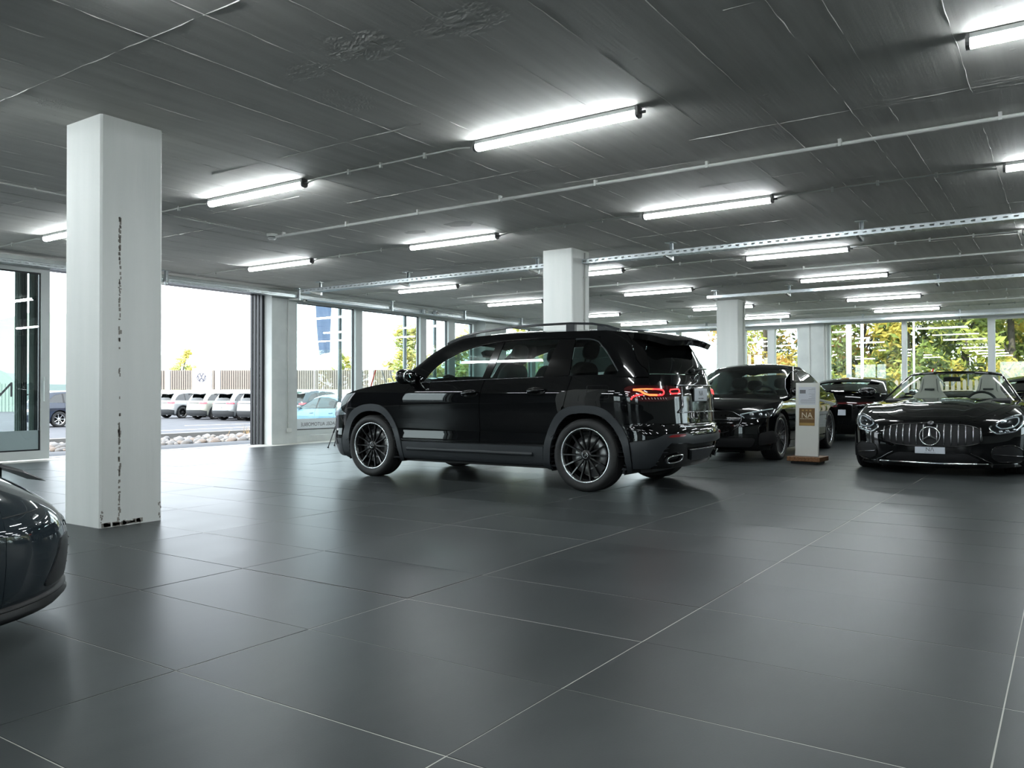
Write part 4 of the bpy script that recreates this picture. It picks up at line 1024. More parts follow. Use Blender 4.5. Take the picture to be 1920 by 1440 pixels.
    for s in (1, -1):
        ex = lo.P(2.52, .335); mb = MB(); n_ = 32; c0 = 2.525
        pts = []
        for k in range(n_):
            a_ = 2*PI*k/n_; ct = c0+.088*math.copysign(abs(math.cos(a_))**.6, math.cos(a_)); cz_ = .337+.034*math.copysign(abs(math.sin(a_))**.6, math.sin(a_))+.10*(ct-c0)
            q = lo.P(ct, cz_)+lo.N(ct, cz_)*.012; pts.append((q.x, s*q.y, q.z))
        mb.tube(pts, .0085, 8, True); e = mb.build('exhaust_tip', M['chrome'], K)
        vs = [(p[0], p[1], p[2]) for p in pts]+[(p[0]+.08, p[1], p[2]) for p in pts]
        mesh_obj('exhaust_hole', vs, [(k, (k+1) % n_, n_+(k+1) % n_, n_+k) for k in range(n_)]+[tuple(range(n_, 2*n_))], M['black'], e)
        panel('exhaust_surround', lo, S_([(2.35, .27), (2.39, .425), (2.45, .478), (2.66, .472), (2.70, .40), (2.66, .30), (2.60, .275)], s), gb, K, off=-.012, rim=.02)
        panel('rear_reflector', lo, rnd(S_([(2.402, .546), (2.441, .562), (2.605, .567), (2.614, .555), (2.58, .543), (2.426, .541)], s), .006), M['reflector'], K, off=.016)
        tl = rnd(S_([(2.10, 1.0), (2.14, 1.025), (2.2, 1.033), (2.45, 1.028), (2.672, 1.022), (2.655, .95), (2.645, .926), (2.476, .890), (2.334, .880), (2.229, .884), (2.16, .898), (2.12, .94)], s), .015)
        L_ = panel('taillight', lo, tl, M['lens_red'], K, off=.006)
        g1 = S_([(2.173, .99), (2.227, 1.004), (2.354, 1.004), (2.435, 1.0), (2.451, .985), (2.455, .967), (2.445, .946), (2.423, .933), (2.305, .934), (2.268, .944), (2.247, .965), (2.219, .979)], s)
        gi = S_([(2.274, .990), (2.409, .986), (2.422, .972), (2.414, .951), (2.32, .951), (2.289, .962)], s)
        # light guides: closed rings that stand on the lens
        def guide(line, w, m_, nm='light_guide'):
            skin_strip(nm, lo, [(t, z) for t, z in line], w, m_, L_, .010, .0)
        red, ora = M['red_glow'], M['orange_glow']
        guide(S_([(2.175, .992), (2.20, .990), (2.235, .978), (2.262, .955), (2.30, .9425), (2.37, .941)], s), .022, ora)
        guide(S_([(2.37, .941), (2.42, .942), (2.437, .955), (2.440, .972), (2.432, .988), (2.40, .995), (2.33, .997)], s), .018, red)
        guide(S_([(2.34, .997), (2.28, .998), (2.23, .997), (2.185, .993)], s), .014, ora)
        guide(S_([(2.53, .953), (2.61, .956), (2.632, .968), (2.636, .985), (2.62, .998), (2.52, .992), (2.507, .975), (2.515, .957), (2.53, .953)], s), .014, red)
        guide(S_([(2.15, .900), (2.165, .925), (2.197, .940), (2.245, .946)], s), .017, red)
        for q in range(9): skin_strip('light_tick', lo, S_([(2.235+.027*q, .918), (2.243+.027*q, .902)], s), .0035, M['drl'], L_, .008, .0)
        skin_strip('light_gap', lo, S_([(2.482, 1.03), (2.466, .89)], s), .010, M['black'], L_, .009, .0)
        both_f = [(1.918, 1.035), (1.99, 1.033), (1.986, .906), (1.918, .902)]
    fl_ = dense(rnd([(1.918, 1.035), (1.99, 1.033), (1.986, .906), (1.918, .902)], .012), .02); skin_strip('fuel_flap_seam', lo, [(-t, z) for t, z in fl_+fl_[:1]], .003, M['black'], K, .0016, 0)
    skin_strip('fuel_flap_seam', lo, fl_+fl_[:1], .003, M['black'], K, .0016, 0)
    mb = MB(); w0, w1_ = gr.P(2.98, 1.185), gr.P(3.55, 1.215); mb.tube([w0+Vector((-.02, 0, 0)), (w0+w1_)/2+Vector((-.035, 0, .005)), w1_+Vector((-.02, 0, 0))], [.012, .009, .006], 8); superell(mb, w0+Vector((-.015, 0, 0)), (.022, .03, .02)); mb.build('rear_wiper', M['black_plastic'], K)
    build_suv.lo, build_suv.gr, build_suv.K = lo, gr, K
    # ---- wheels
    for x in (1.42, -1.42):
        for s in (1, -1): make_wheel(K, x, s*(.905-.1225), .356, .235, .272, 14, s)
    # ---- cabin
    dashboard(K, .72, 1.02, .72); steering_wheel(K, .60, .38, 1.00)
    for y in (.37, -.37): seat(K, .12, y, .68, M['seat_black'], back=.60); seat(K, -.78, y, .72, M['seat_black'], back=.56)
    MB().bbox(-1.15, -1.05, -.62, .62, .70, 1.12, .03).build('rear_bench', M['seat_black'], K)
    MB().prism([(.40, 1.44), (.34, 1.47), (.33, 1.40), (.37, 1.385)], -.11, .11, 'xz').build('rear_view_mirror', M['cabin'], K)
    hl = Top(lambda x: max(gr.yof(x, rze(x))-.03, .02), lambda x: rze(x)-.035, lambda x: rzc(x)-.05, 2.4)
    panel('headliner', hl, [(.40, -1), (.40, 1), (-1.85, 1), (-1.85, -1)], M['cabin'], K, rim=0)
    for s in (1, -1):
        mirror_unit(K, .80, .985, 1.15, pb, s, (.075, .125, .085), True, cl)
    return K
SUV = build_suv()
# ================================================================== OTHER CARS
def std_car(name, label, loc, rotz, S, group=None):
    """a complete closed car from curves: S holds the skins, arches, door cuts and window outline"""
    K = thing(name, label, 'car', loc, rotz, group); pm = S['paint']; gb = M['gloss_black']; lo, gr = S['lo'], S['gr']
    ze, zc, rze, rzc, zb = cur(S['ze']), cur(S['zc']), cur(S['rze']), cur(S['rzc']), cur(S['belt'])
    (fx, fr), (rx, rr), zw = S['archF'], S['archR'], S['R']; zbot = S.get('zbot', .2); zs = S.get('sill', .32)
    xh0, xh1 = S['hood']; lowm = S.get('low', pm); full = S.get('full', True)
    aF = arc(fx, zw, fr, -18, 198, 22); aR = arc(rx, zw, rr, -18, 198, 22)          # rear edge last / first
    xfn, xrn = S['nose'], S['tail']                                               # where fender meets bumper, quarter meets bumper
    top = lambda x: ze(x) if x > xh1 else zb(x)
    core = [(xfn, zbot), (xfn, ze(xfn)-.03)]+[(x, top(x)-.03) for x in np.linspace(xfn, xrn, 14)]+[(xrn, zbot)]+aR[::-1]+aF[::-1]
    core = [(x, max(z, zbot)) for x, z in core]
    for rt in (False, True): panel('inner_shell', lo, side(lo, core, rt), M['black'], K, off=-.03, rim=0)
    w0 = lo.w(.5)
    MB().prism([(xfn, -w0*.75), (fx-fr-.02, -w0*.9), (rx+rr+.02, -w0*.9), (xrn, -w0*.75), (xrn, w0*.75), (rx+rr+.02, w0*.9), (fx-fr-.02, w0*.9), (xfn, w0*.75)], zbot-.02, zbot+.02).build('underbody', M['black'], K)
    wheel_well(K, fx, fr+.02, w0-.02, zw); wheel_well(K, rx, rr+.02, w0-.02, zw)
    c1, c2, c3 = S['cuts']                                                        # door cuts: front, middle, rear (c2 None for two doors)
    g = .004
    archf_r = [p for p in aF if p[1] > zs and p[0] < fx]; archf_f = [p for p in aF if p[1] > zs]
    # fender: cut c1 ... nose, around the arch
    fend = [(c1+g, zs), (c1+g, zb(c1)-.02)]+[(x, ze(x)) for x in np.linspace(min(c1-.08, xh1+.05) if c1 > xh1 else xh1, xfn, 8)]+[(xfn, zbot+.01), (aF[0][0]+.005, zbot+.01)]+[p for p in aF if p[0] > fx or p[1] > zs+.01]
    both('front_fender', lo, [(x, z) for x, z in fend], pm, K)
    doors = []
    segs = [(c1, c2), (c2, c3)] if c2 is not None else [(c1, c3)]
    for a, b in segs:
        pts = [(a-g, zs), (a-g, zb(a))]+[(x, zb(x)) for x in np.linspace(a-.1, b+.1, 5)]+[(b+g, zb(b)), (b+g, zs)]
        if b == c3 and b+g < rx+rr:                                               # rear door reaches over the arch
            ar = [p for p in aR if p[0] > b+g and p[1] > zs]
            pts = [(a-g, zs), (a-g, zb(a))]+[(x, zb(x)) for x in np.linspace(a-.1, b+.1, 5)]+[(b+g, zb(b))]+([(b+g, ar[-1][1])]+ar[::-1] if ar else [(b+g, zs)])
        doors.append(both('door', lo, pts, pm, K))
    qa = [p for p in aR if p[0] < c3-g and p[1] > zs]
    low0 = [(c3-g, zs)] if c3 > rx+rr else []
    q = low0+[(c3-g, qa[0][1] if not low0 else zs)][0:0 if low0 else 1]+[(c3-g, zb(c3))]+[(x, zb(x)) for x in np.linspace(c3-.1, xrn, 6)]+[(xrn, zbot+.01), (aR[-1][0]-.005, zbot+.01)]+[p for p in aR if p[0] < rx or (p[1] > zs and (low0 or p[0] < c3-g))][::-1]
    both('quarter_panel', lo, q, pm, K)
    both('sill', lo, [(fx-fr-.01, zbot), (fx-fr-.01, zs-g), (rx+rr+.01, zs-g), (rx+rr+.01, zbot)], lowm, K, off=.004, rim=.03)
    if S.get('trim'):
        for (ax_, r_) in ((fx, fr), (rx, rr)): both('wheel_arch_trim', lo, arc(ax_, zw, r_+.055, -14, 194, 22)+arc(ax_, zw, r_-.005, 194, -14, 22), lowm, K, off=.012, rim=.03)
    # bumpers
    tn, tt = lo.tx(xfn, .5), lo.tx(xrn, .5)
    zn = S.get('nose_top', ze(xfn)); 
    fb = [(-lo.tx(xfn, zbot), zbot), (-lo.tx(xfn, .45), .45), (-lo.tx(xfn, ze(xfn)), ze(xfn))]
    nx = [x for x in np.linspace(xfn, xh0, 9)]
    edge = [(lo.tx(x, ze(x)), ze(x)) for x in nx]
    dnl = [(lo.tx(xfn, z)-.002, z) for z in np.linspace(ze(xfn), zbot, 14)]
    fb = [(-t, z) for t, z in edge]+[(0, ze(xh0))]+edge[::-1]+dnl+[(0, zbot)]+[(-t, z) for t, z in dnl[::-1]]
    if S.get('front_bumper', True): panel('front_bumper', lo, fb, pm, K)
    zt = S['tail_top']; upl = [(lo.tx(xrn, z)+.002, z) for z in np.linspace(zbot, zt, 14)]; rb = upl+[(6-t, z) for t, z in upl[::-1]]
    panel('rear_bumper', lo, rb, pm, K)
    panel('bonnet', Top(lambda x: lo.yof(x, ze(x)), ze, zc, S.get('hp', 2.4)), [(xh0, -1), (xh0, 1), (xh1-.25, 1), (xh1-.25, -1)], pm, K)
    if S.get('deck'):
        dze, dzc = cur(S['deck'][0]), cur(S['deck'][1]); a, b = S['deck'][2:]
        panel('boot_lid', Top(lambda x: lo.yof(x, dze(x)), dze, dzc, 2.6), [(a, -1), (a, 1), (b, 1), (b, -1)], pm, K)
    # glasshouse
    tw, tr = S.get('tw', .88), S.get('tr', 2.30); WT = S['WT']; (rx0, rx1) = S['roof']; zf, zr = S['zt']
    fr_ = [(tw, zb(1)-.05), (tw, zf)]+[(gr.tx(x, rze(x)), rze(x)) for x in np.linspace(rx0-.12, rx1+.12, 12)]+[(tr, zr), (tr, S.get('zbr', zb(-2))-.03)]
    fr_ += [(gr.tx(WT[-1][0]-.01, WT[-1][1]-.02), S.get('zbr', zb(-2))-.03)]+[(gr.tx(x, z), z) for x, z in dense(WT, .05)[:-1] if True][::-1][max(0, int(math.hypot(WT[0][0]-WT[-1][0], WT[0][1]-WT[-1][1])/.05)-1):]+[(gr.tx(WT[0][0], zb(WT[0][0])-.05), zb(WT[0][0])-.05)]
    for sg in (1, -1): panel('window_frame', gr, [(sg*t, z) for t, z in fr_], S.get('roof_m', pm), K, off=.002)
    base = [(x, zb(x)+.006) for x in np.linspace(WT[-1][0], WT[0][0], 12)]; area = [(x-.0, z-.004) for x, z in WT]+base
    ps = S['pillars']; hw = S.get('pw', .035); cuts = [99]+list(ps)+[-99]
    for a, b in zip(cuts[:-1], cuts[1:]):
        pl = _clip(_clip(area, 0, (a-hw) if a < 90 else a, False), 0, (b+hw) if b > -90 else b, True)
        if len(pl) >= 3: both('side_window', gr, pl, M[S.get('glass', 'privacy_glass')] if b < ps[0]-.01 or True else None, K, off=-.003, rim=0)
    for x in ps:
        pl = _clip(_clip(area, 0, x-hw, True), 0, x+hw, False)
        if len(pl) >= 3: both('pillar', gr, pl, gb, K, off=.0, rim=.01)
    zc_f = rzc(rx0)
    panel('windscreen', gr, [(-tw, zb(1)-.05), (-tw, zf), (-tw*.6, zf+.03), (0, zf+.04), (tw*.6, zf+.03), (tw, zf), (tw, zb(1)-.05)], M[S.get('glass_f', 'car_glass')], K, off=-.003, rim=0)
    zbr = S.get('zbr', zb(-2))
    panel('rear_window', gr, [(tr, zbr-.03), (tr, zr), (3, zr+.03), (6-tr, zr), (6-tr, zbr-.03)], M[S.get('glass_r', 'privacy_glass')], K, off=-.003, rim=0)
    panel('roof', Top(lambda x: max(gr.yof(x, rze(x)), .02), rze, rzc, 2.4), [(rx0, -1), (rx0, 1), (rx1, 1), (rx1, -1)], S.get('roof_m', pm), K)
    if S.get('chrome_trim'):
        for sg in (1, -1): skin_strip('window_trim', gr, [(sg*gr.tx(x, z), z) for x, z in dense(WT, .05)[:int(sum(math.hypot(WT[i+1][0]-WT[i][0], WT[i+1][1]-WT[i][1]) for i in range(len(WT)-1))/.05)]], .012, M[S['chrome_trim']], K, .006, .004)
    # wheels, mirrors, handles, cabin
    wk = S.get('wheel', {})
    for x in (fx, rx):
        for s in (1, -1): make_wheel(K, x, s*(w0-.012-wk.get('width', .245)/2), zw, s_(wk, 'width', .245), s_(wk, 'rim', .25), s_(wk, 'spokes', 10), s, s_(wk, 'lip', 'rim_silver'), s_(wk, 'spoke_m', 'rim_black'), s_(wk, 'twin', False), s_(wk, 'star', True), s_(wk, 'sw', .014), s_(wk, 'disc', True))
    mx, mz = S['mirror']
    for s in (1, -1): mirror_unit(K, mx, lo.w(zb(mx))+.08, mz, S.get('mirror_m', pm), s, (.07, .11, .07))
    for di, (a, b) in enumerate(segs):
        for d, s in zip(doors[di], (1, -1)):
            x, z = b+.17, S.get('hz', .80); y = lo.yof(x, z)
            mb = MB(); mb.tube([(.10, 0, 0), (.07, s*.025, .003), (-.07, s*.027, .006), (-.10, 0, .006)], [.008, .012, .012, .008], 8); o = mb.build('handle', S.get('handle_m', pm), d); o.location = (x, s*y, z)
    if S.get('cabin', True):
        sz = S.get('seat_z', .42); sm = M[S.get('seat_m', 'seat_black')]
        dashboard(K, S['dash'], zb(.5)-.04, w0-.2); steering_wheel(K, S['dash']-.12, .36, zb(.5)-.02)
        for y in (.36, -.36): seat(K, S['dash']-.62, y, sz, sm, back=.58)
        if c2 is not None:
            for y in (.36, -.36): seat(K, S['dash']-1.45, y, sz+.03, sm, back=.52)
        hl = Top(lambda x: max(gr.yof(x, rze(x))-.03, .02), lambda x: rze(x)-.035, lambda x: rzc(x)-.05, 2.4)
        panel('headliner', hl, [(rx0-.05, -1), (rx0-.05, 1), (rx1+.1, 1), (rx1+.1, -1)], M['cabin'], K, rim=0)
    return K
def s_(d, k, v): return d.get(k, v)

# ---------------------------------------------------------------- black sedan
def build_sedan():
    lo = Wrap(w=[(.14, .84), (.22, .885), (.40, .902), (.55, .900), (.66, .908), (.74, .905), (.82, .890), (.90, .862), (.98, .83)],
              xf=[(.14, 2.17), (.20, 2.24), (.35, 2.285), (.50, 2.28), (.62, 2.25), (.70, 2.19), (.78, 2.08), (.9, 1.9), (1.0, 1.8)],
              xr=[(.2, -2.30), (.4, -2.38), (.6, -2.40), (.8, -2.37), (.95, -2.32), (1.05, -2.28)], Lf=.62, nf=2.4, Lr=.55, nr=2.4, tgrid=(14, 44, 10), dz=.04)
    gr = Wrap(w=[(.85, .86), (.92, .842), (1.05, .79), (1.2, .715), (1.32, .645), (1.40, .59), (1.45, .55)],
              xf=[(.85, 1.22), (.92, 1.09), (1.05, .85), (1.2, .57), (1.32, .33), (1.38, .18), (1.42, .05), (1.45, -.1)],
              xr=[(.85, -2.1), (.98, -1.85), (1.1, -1.60), (1.2, -1.42), (1.3, -1.20), (1.38, -.98), (1.43, -.75)], Lf=.40, nf=2.5, Lr=.45, nr=2.4, tgrid=(12, 40, 10), dz=.04)
    S = dict(paint=M['paint_black'], lo=lo, gr=gr, ze=[(2.18, .70), (2.05, .745), (1.8, .80), (1.43, .85), (1.1, .885), (.8, .905), (.6, .91)], zc=[(2.20, .735), (2.05, .80), (1.8, .86), (1.4, .915), (1.1, .945), (.8, .965), (.5, .97)],
             rze=[(.25, 1.31), (.1, 1.36), (-.2, 1.385), (-.6, 1.380), (-1.0, 1.33), (-1.3, 1.25)], rzc=[(.27, 1.345), (.1, 1.40), (-.2, 1.438), (-.6, 1.435), (-1.0, 1.385), (-1.3, 1.29)], belt=[(1.2, .88), (.8, .905), (0, .925), (-1, .945), (-2, .955)],
             archF=(1.43, .385), archR=(-1.43, .385), R=.338, zbot=.16, sill=.27, hood=(2.16, .90), nose=1.86, tail=-1.96, cuts=(.98, -.12, -1.10), tail_top=.95,
             deck=([(-1.3, .95), (-2.0, .955), (-2.33, .945)], [(-1.3, 1.0), (-1.9, 1.01), (-2.33, .985)], -1.3, -2.33), WT=[(.83, .93), (.70, 1.03), (.45, 1.17), (.15, 1.285), (-.2, 1.335), (-.6, 1.325), (-.95, 1.26), (-1.25, 1.14), (-1.48, 1.0)],
             roof=(.22, -1.22), zt=(1.33, 1.25), zbr=.96, pillars=(-.13, -1.13), glass='privacy_glass', glass_f='car_glass', glass_r='privacy_glass', mirror=(.72, .98), dash=.62, seat_z=.42, hz=.78, chrome_trim='dark_chrome',
             wheel=dict(width=.245, rim=.262, spokes=20, lip='rim_silver', spoke_m='rim_grey', sw=.006, star=True))
    K = std_car('sedan', 'black sedan parked nose-out beside the white information stand', (13.36, 4.31, 0), PI, S)
    gb = M['gloss_black']
    # diamond grille with a silver bar, lamps, intakes
    gp = rnd([(.50, .47), (.56, .62), (.40, .70), (-.40, .70), (-.56, .62), (-.50, .47), (-.30, .40), (.30, .40)], .05)
    g = panel('grille', lo, face(lo, gp), gb, K, off=.006)
    for r in range(5):
        for c in range(-8, 9):
            y, z = c*.056+(.028 if r % 2 else 0), .44+.052*r
            if abs(y) > .50 or abs(y) > .34+.9*(.70-z)+.06: continue
            p = lo.P(lo.ty(y, z), z); mb = MB(); mb.box(-.004, .004, -.008, .008, -.006, .006); o = mb.build('grille_stud', M['dark_chrome'], g); o.location = p+Vector((.012, 0, 0))
    skin_strip('grille_bar', lo, [(lo.ty(-.52+1.04*k/20, .585), .585) for k in range(21)], .022, M['dark_chrome'], g, .016, 0)
    skin_strip('grille_frame', lo, [(lo.ty(y, z), z) for y, z in dense(gp+gp[:1], .04)[:-1]], .014, M['dark_chrome'], g, .012, 0)
    o = star_mb(.095).build('star_emblem', M['chrome'], K); o.location = (2.30, 0, .565)
    panel('lower_intake', lo, face(lo, rnd([(.66, .21), (.72, .33), (-.72, .33), (-.66, .21)], .04)), M['black'], K, off=.006)
    for s in (1, -1):
        hp = rnd([(s*.50, .655), (s*.58, .605), (s*.74, .60), (s*.875, .625), (s*.893, .70), (s*.86, .742), (s*.74, .712)], .03)
        h = panel('headlight', lo, face(lo, hp), M['lamp_dark'], K, off=.004)
        skin_strip('daylight_strip', lo, [(lo.ty(s*y, z), z) for y, z in dense([(.52, .657), (.62, .682), (.74, .706), (.86, .735), (.86, .735)], .04)[:-1]], .016, M['drl'], h, .008, 0)
        skin_strip('daylight_strip', lo, [(lo.ty(s*y, z), z) for y, z in dense([(.52, .652), (.56, .628), (.58, .612), (.58, .612)], .03)[:-1]], .012, M['drl'], h, .008, 0)
        for y in (.66, .76): 
            mb = MB(); superell(mb, (0, 0, 0), (.02, .032, .026)); o = mb.build('projector', M['lamp_silver'], h); p = lo.P(lo.ty(s*y, .655), .655); o.location = p
        panel('lens', lo, face(lo, hp), M['lens_clear'], h, off=.014, rim=0)
        panel('side_intake', lo, face(lo, rnd([(s*.74, .23), (s*.76, .40), (s*.89, .44), (s*.895, .26)], .03)), M['black'], K, off=.005)
    MB().prism([(2.05, .13), (2.27, .13), (2.27, .145), (2.05, .15)], -.55, .55, 'xz').build('front_lip', gb, K)
    return K
M['rim_grey'] = mat('grey_alloy', (0.11, 0.11, 0.115), 0.28, 0.8)
M['lamp_dark'] = mat('dark_lamp_housing', (0.015, 0.016, 0.018), 0.15, 0.3)
build_sedan()
# ---------------------------------------------------------------- black open two-seater with slatted grille
def build_roadster():
    K = thing('roadster', 'black open-top sports car with vertical chrome grille bars and cream seats', 'car', (12.745, 1.335, 0), PI)
    pb, gb = M['paint_black'], M['gloss_black']
    lo = Wrap(w=[(.10, .86), (.16, .91), (.28, .945), (.45, .955), (.60, .962), (.68, .955), (.76, .925), (.84, .865), (.92, .79)],
              xf=[(.10, 2.10), (.14, 2.18), (.22, 2.225), (.34, 2.24), (.46, 2.235), (.56, 2.20), (.63, 2.13), (.70, 2.00), (.78, 1.80), (.88, 1.5)],
              xr=[(.15, -2.20), (.3, -2.27), (.5, -2.30), (.7, -2.28), (.82, -2.22), (.95, -2.1)], Lf=.80, nf=2.25, Lr=.6, nr=2.4, taper=[(2.3, .985), (1.3, 1.0), (.2, .965), (-.6, .975), (-1.3, 1.0), (-2.3, .97)], tgrid=(20, 40, 10), dz=.035)
    ze = Cur([(2.20, .565), (2.10, .610), (1.95, .660), (1.75, .715), (1.5, .765), (1.25, .795), (.9, .815), (.6, .835), (.3, .85)])
    zc = Cur([(2.21, .585), (2.08, .655), (1.9, .712), (1.6, .775), (1.3, .818), (.9, .855), (.6, .878), (.3, .892)])
    aF, aR = arc(1.315, .34, .385, -22, 202, 24), arc(-1.315, .345, .39, -22, 202, 24)
    belt = Cur([(.8, .84), (.3, .862), (-.5, .87), (-1.0, .88), (-1.6, .885), (-2.1, .86)])
    core = [(1.75, .14), (1.75, .68)]+[(x, ze(x)-.03) for x in (1.5, 1.2, .9)]+[(x, belt(x)-.03) for x in (.5, 0, -.6, -1.2, -1.8)]+[(-1.9, .15)]+[(x, max(z, .14)) for x, z in aR[::-1]]+[(x, max(z, .14)) for x, z in aF[::-1]]
    for rt in (False, True): panel('inner_shell', lo, side(lo, core, rt), M['black'], K, off=-.03, rim=0)
    MB().prism([(2.0, -.6), (1.75, -.72), (.9, -.85), (-.9, -.85), (-1.8, -.7), (-1.8, .7), (-.9, .85), (.9, .85), (1.75, .72), (2.0, .6)], .11, .15).build('underbody', M['black'], K)
    wheel_well(K, 1.315, .40, .92, .34); wheel_well(K, -1.315, .41, .92, .345)
    fend = [(.62, .26), (.62, .84)]+[(x, ze(x)) for x in (.75, 1.0, 1.25, 1.5, 1.7)]+[(1.72, .55), (1.72, .15), (aF[0][0]+.005, .15)]+[p for p in aF if p[0] > 1.315 or p[1] > .27]
    both('front_fender', lo, fend, pb, K)
    both('door', lo, [(.612, .26), (.612, .842), (.3, .862), (-.3, .868), (-.62, .872), (-.66, .5), (-.60, .26)], pb, K)
    both('quarter_panel', lo, [(-.61, .26), (-.668, .5), (-.628, .873), (-1.0, .88), (-1.6, .885), (-1.9, .875), (-1.95, .4)]+[p for p in aR if p[1] > .27][::-1], pb, K)
    both('sill', lo, [(.92, .13), (.92, .255), (-.92, .255), (-.92, .13)], pb, K, off=.006, rim=.03)
    panel('rear_bumper', lo, [(lo.tx(-1.9, .2), .2), (lo.tx(-1.9, .86), .86), (6-lo.tx(-1.9, .86), .86), (6-lo.tx(-1.9, .2), .2)], pb, K)
    hood = Top(lambda x: lo.yof(x, ze(x)), ze, zc, 2.1, dx=.05, nv=32)
    ze0 = ze; oldP = hood.P
    def domeP(x, v):                                        # two power bulges along the bonnet
        p = oldP(x, v); a = abs(v); k = max(0, min(1, (2.05-x)/.5))*max(0, min(1, (x-.2)/.3))
        p.z += .016*k*math.exp(-((a-.52)/.10)**2)+.010*k*math.exp(-(a/.28)**2); return p
    hood.P = domeP
    panel('bonnet', hood, [(2.10, -.72), (2.125, -.4), (2.13, 0), (2.125, .4), (2.10, .72), (1.9, .80), (1.5, .84), (1.0, .86), (.45, .88), (.45, -.88), (1.0, -.86), (1.5, -.84), (1.9, -.80)], pb, K)
    for s in (1, -1): panel('fender_top', hood, [(2.19, s*1.0), (2.10, s*.73), (1.9, s*.808), (1.5, s*.848), (1.0, s*.868), (.45, s*.888), (.45, s*1.0)], pb, K)
    panel('nose_panel', hood, [(2.20, -1), (2.205, 0), (2.20, 1), (2.103, .725), (2.128, .4), (2.133, 0), (2.128, -.4), (2.103, -.725)], pb, K)
    # ---- front fascia
    up = [(lo.tx(x, ze(x)), ze(x)) for x in (1.715, 1.85, 1.95, 2.05, 2.12, 2.18)]
    fb = [(-t, z) for t, z in up]+[(0, ze(2.20))]+up[::-1]+[(lo.tx(1.715, z), z) for z in np.linspace(.68, .15, 12)]+[(0, .15)]+[(-lo.tx(1.715, z), z) for z in np.linspace(.15, .68, 12)]
    panel('front_bumper', lo, fb, pb, K)
    gp = rnd([(.515, .445, .03), (.50, .54, .05), (.36, .588, .1), (0, .603, .2), (-.36, .588, .1), (-.50, .54, .05), (-.515, .445, .03), (-.50, .385, .05), (-.32, .345, .1), (.32, .345, .1), (.50, .385, .05)], .05)
    g = panel('grille', lo, face(lo, gp), M['black'], K, off=.004)
    skin_strip('grille_frame', lo, [(lo.ty(y, z), z) for y, z in dense(gp+gp[:1], .03)[:-1]], .016, gb, g, .012, 0)
    for k in range(15):
        y = -.49+.07*k; a = abs(y)
        if a < .04: continue
        z1 = .590-.16*max(0, a-.30)**1.0*.9-.012; z0 = .362+.22*max(0, a-.30)
        pts = [lo.P(lo.ty(y, z), z)+lo.N(lo.ty(y, z), z)*(.020+.012*math.sin(PI*(z-z0)/(z1-z0))) for z in np.linspace(z0, z1, 7)]
        MB().tube(pts, .0075, 8).build('grille_bar', M['bar_chrome'], g)
    o = star_mb(.110, .008).build('star_emblem', M['chrome'], K); o.location = (2.272, 0, .462)
    o = MB().lathe([(0, .012), (.03, .010), (.034, 0)], 20, Matrix.Rotation(PI/2, 4, 'Y')).build('bonnet_badge', M['dark_chrome'], K); o.location = hood.P(2.165, 0)+Vector((.006, 0, 0)); o.rotation_euler = (0, -.9, 0)
    pl = MB().bbox(-.004, .006, -.155, .155, -.038, .038, .003).build('number_plate', M['plate'], K); pl.location = (2.262, 0, .298)
    MB().box(-.012, -.004, -.16, .16, -.045, .043).build('plate_holder', M['black'], pl)
    plate_text(pl, (.0065, 0, .008), .062, (PI/2, 0, PI/2), 'NΛ'); plate_text(pl, (.0065, 0, -.026), .012, (PI/2, 0, PI/2), 'NAGEL AUTOMOBILE')
    panel('lower_grille', lo, face(lo, rnd([(.50, .185), (.36, .265), (-.36, .265), (-.50, .185), (-.42, .165), (.42, .165)], .03)), M['black'], K, off=.003)
    skin_strip('splitter_trim', lo, [(lo.ty(-.56+1.12*k/24, .155), .155) for k in range(25)], .010, M['chrome'], K, .018, 0)
    lip = [(lo.tx(1.75, .12), .12)]+[(1-k/12, .12) for k in range(0, 13)]
    lp = lip+[(-t, z) for t, z in lip[::-1][1:]]
    skin_strip('splitter', lo, lp, .05, gb, K, .022, .03)
    for s in (1, -1):
        ip = rnd([(s*.585, .23), (s*.61, .345), (s*.80, .365), (s*.885, .30), (s*.87, .175), (s*.66, .165)], .04)
        a = panel('air_intake', lo, face(lo, ip), M['black'], K, off=.003)
        skin_strip('intake_bar', lo, [(lo.ty(s*(.61+.26*k/8), .265-.004*k), .265-.004*k) for k in range(9)], .010, M['dark_chrome'], a, .014, 0)
        skin_strip('intake_frame', lo, [(lo.ty(y, z), z) for y, z in dense(ip+ip[:1], .04)[:-1]], .012, gb, a, .008, 0)
        skin_strip('apron_edge', lo, [(lo.ty(s*y, z), z) for y, z in [(.60, .16), (.54, .19), (.47, .235), (.40, .27)]], .010, M['dark_chrome'], K, .008, 0)
        # lamp bowl with bright inner frame under a clear lens
        hp = rnd([(s*.565, .555, .04), (s*.645, .490, .03), (s*.82, .515, .04), (s*.888, .60, .04), (s*.880, .690, .03), (s*.835, .700, .04), (s*.70, .655, .1)], .03)
        h = panel('headlight', lo, face(lo, hp), M['lamp_dark'], K, off=.003)
        skin_strip('lamp_frame', lo, [(lo.ty(y, z), z) for y, z in dense(hp+hp[:1], .03)[:-1]], .020, M['lamp_silver'], h, .006, 0)
        ins = [((y-s*.74)*.66+s*.745, (z-.60)*.60+.612) for y, z in hp]
        skin_strip('daylight_strip', lo, [(lo.ty(y, z), z) for y, z in dense(ins+ins[:1], .03)[:-1]], .012, M['drl'], h, .010, 0)
        for y, z in ((.68, .515), (.74, .522), (.80, .535)):
            mb = MB(); superell(mb, (0, 0, 0), (.012, .022, .016)); o = mb.build('lamp_element', M['lamp_silver'], h); o.location = lo.P(lo.ty(s*y, z), z)+lo.N(lo.ty(s*y, z), z)*.004
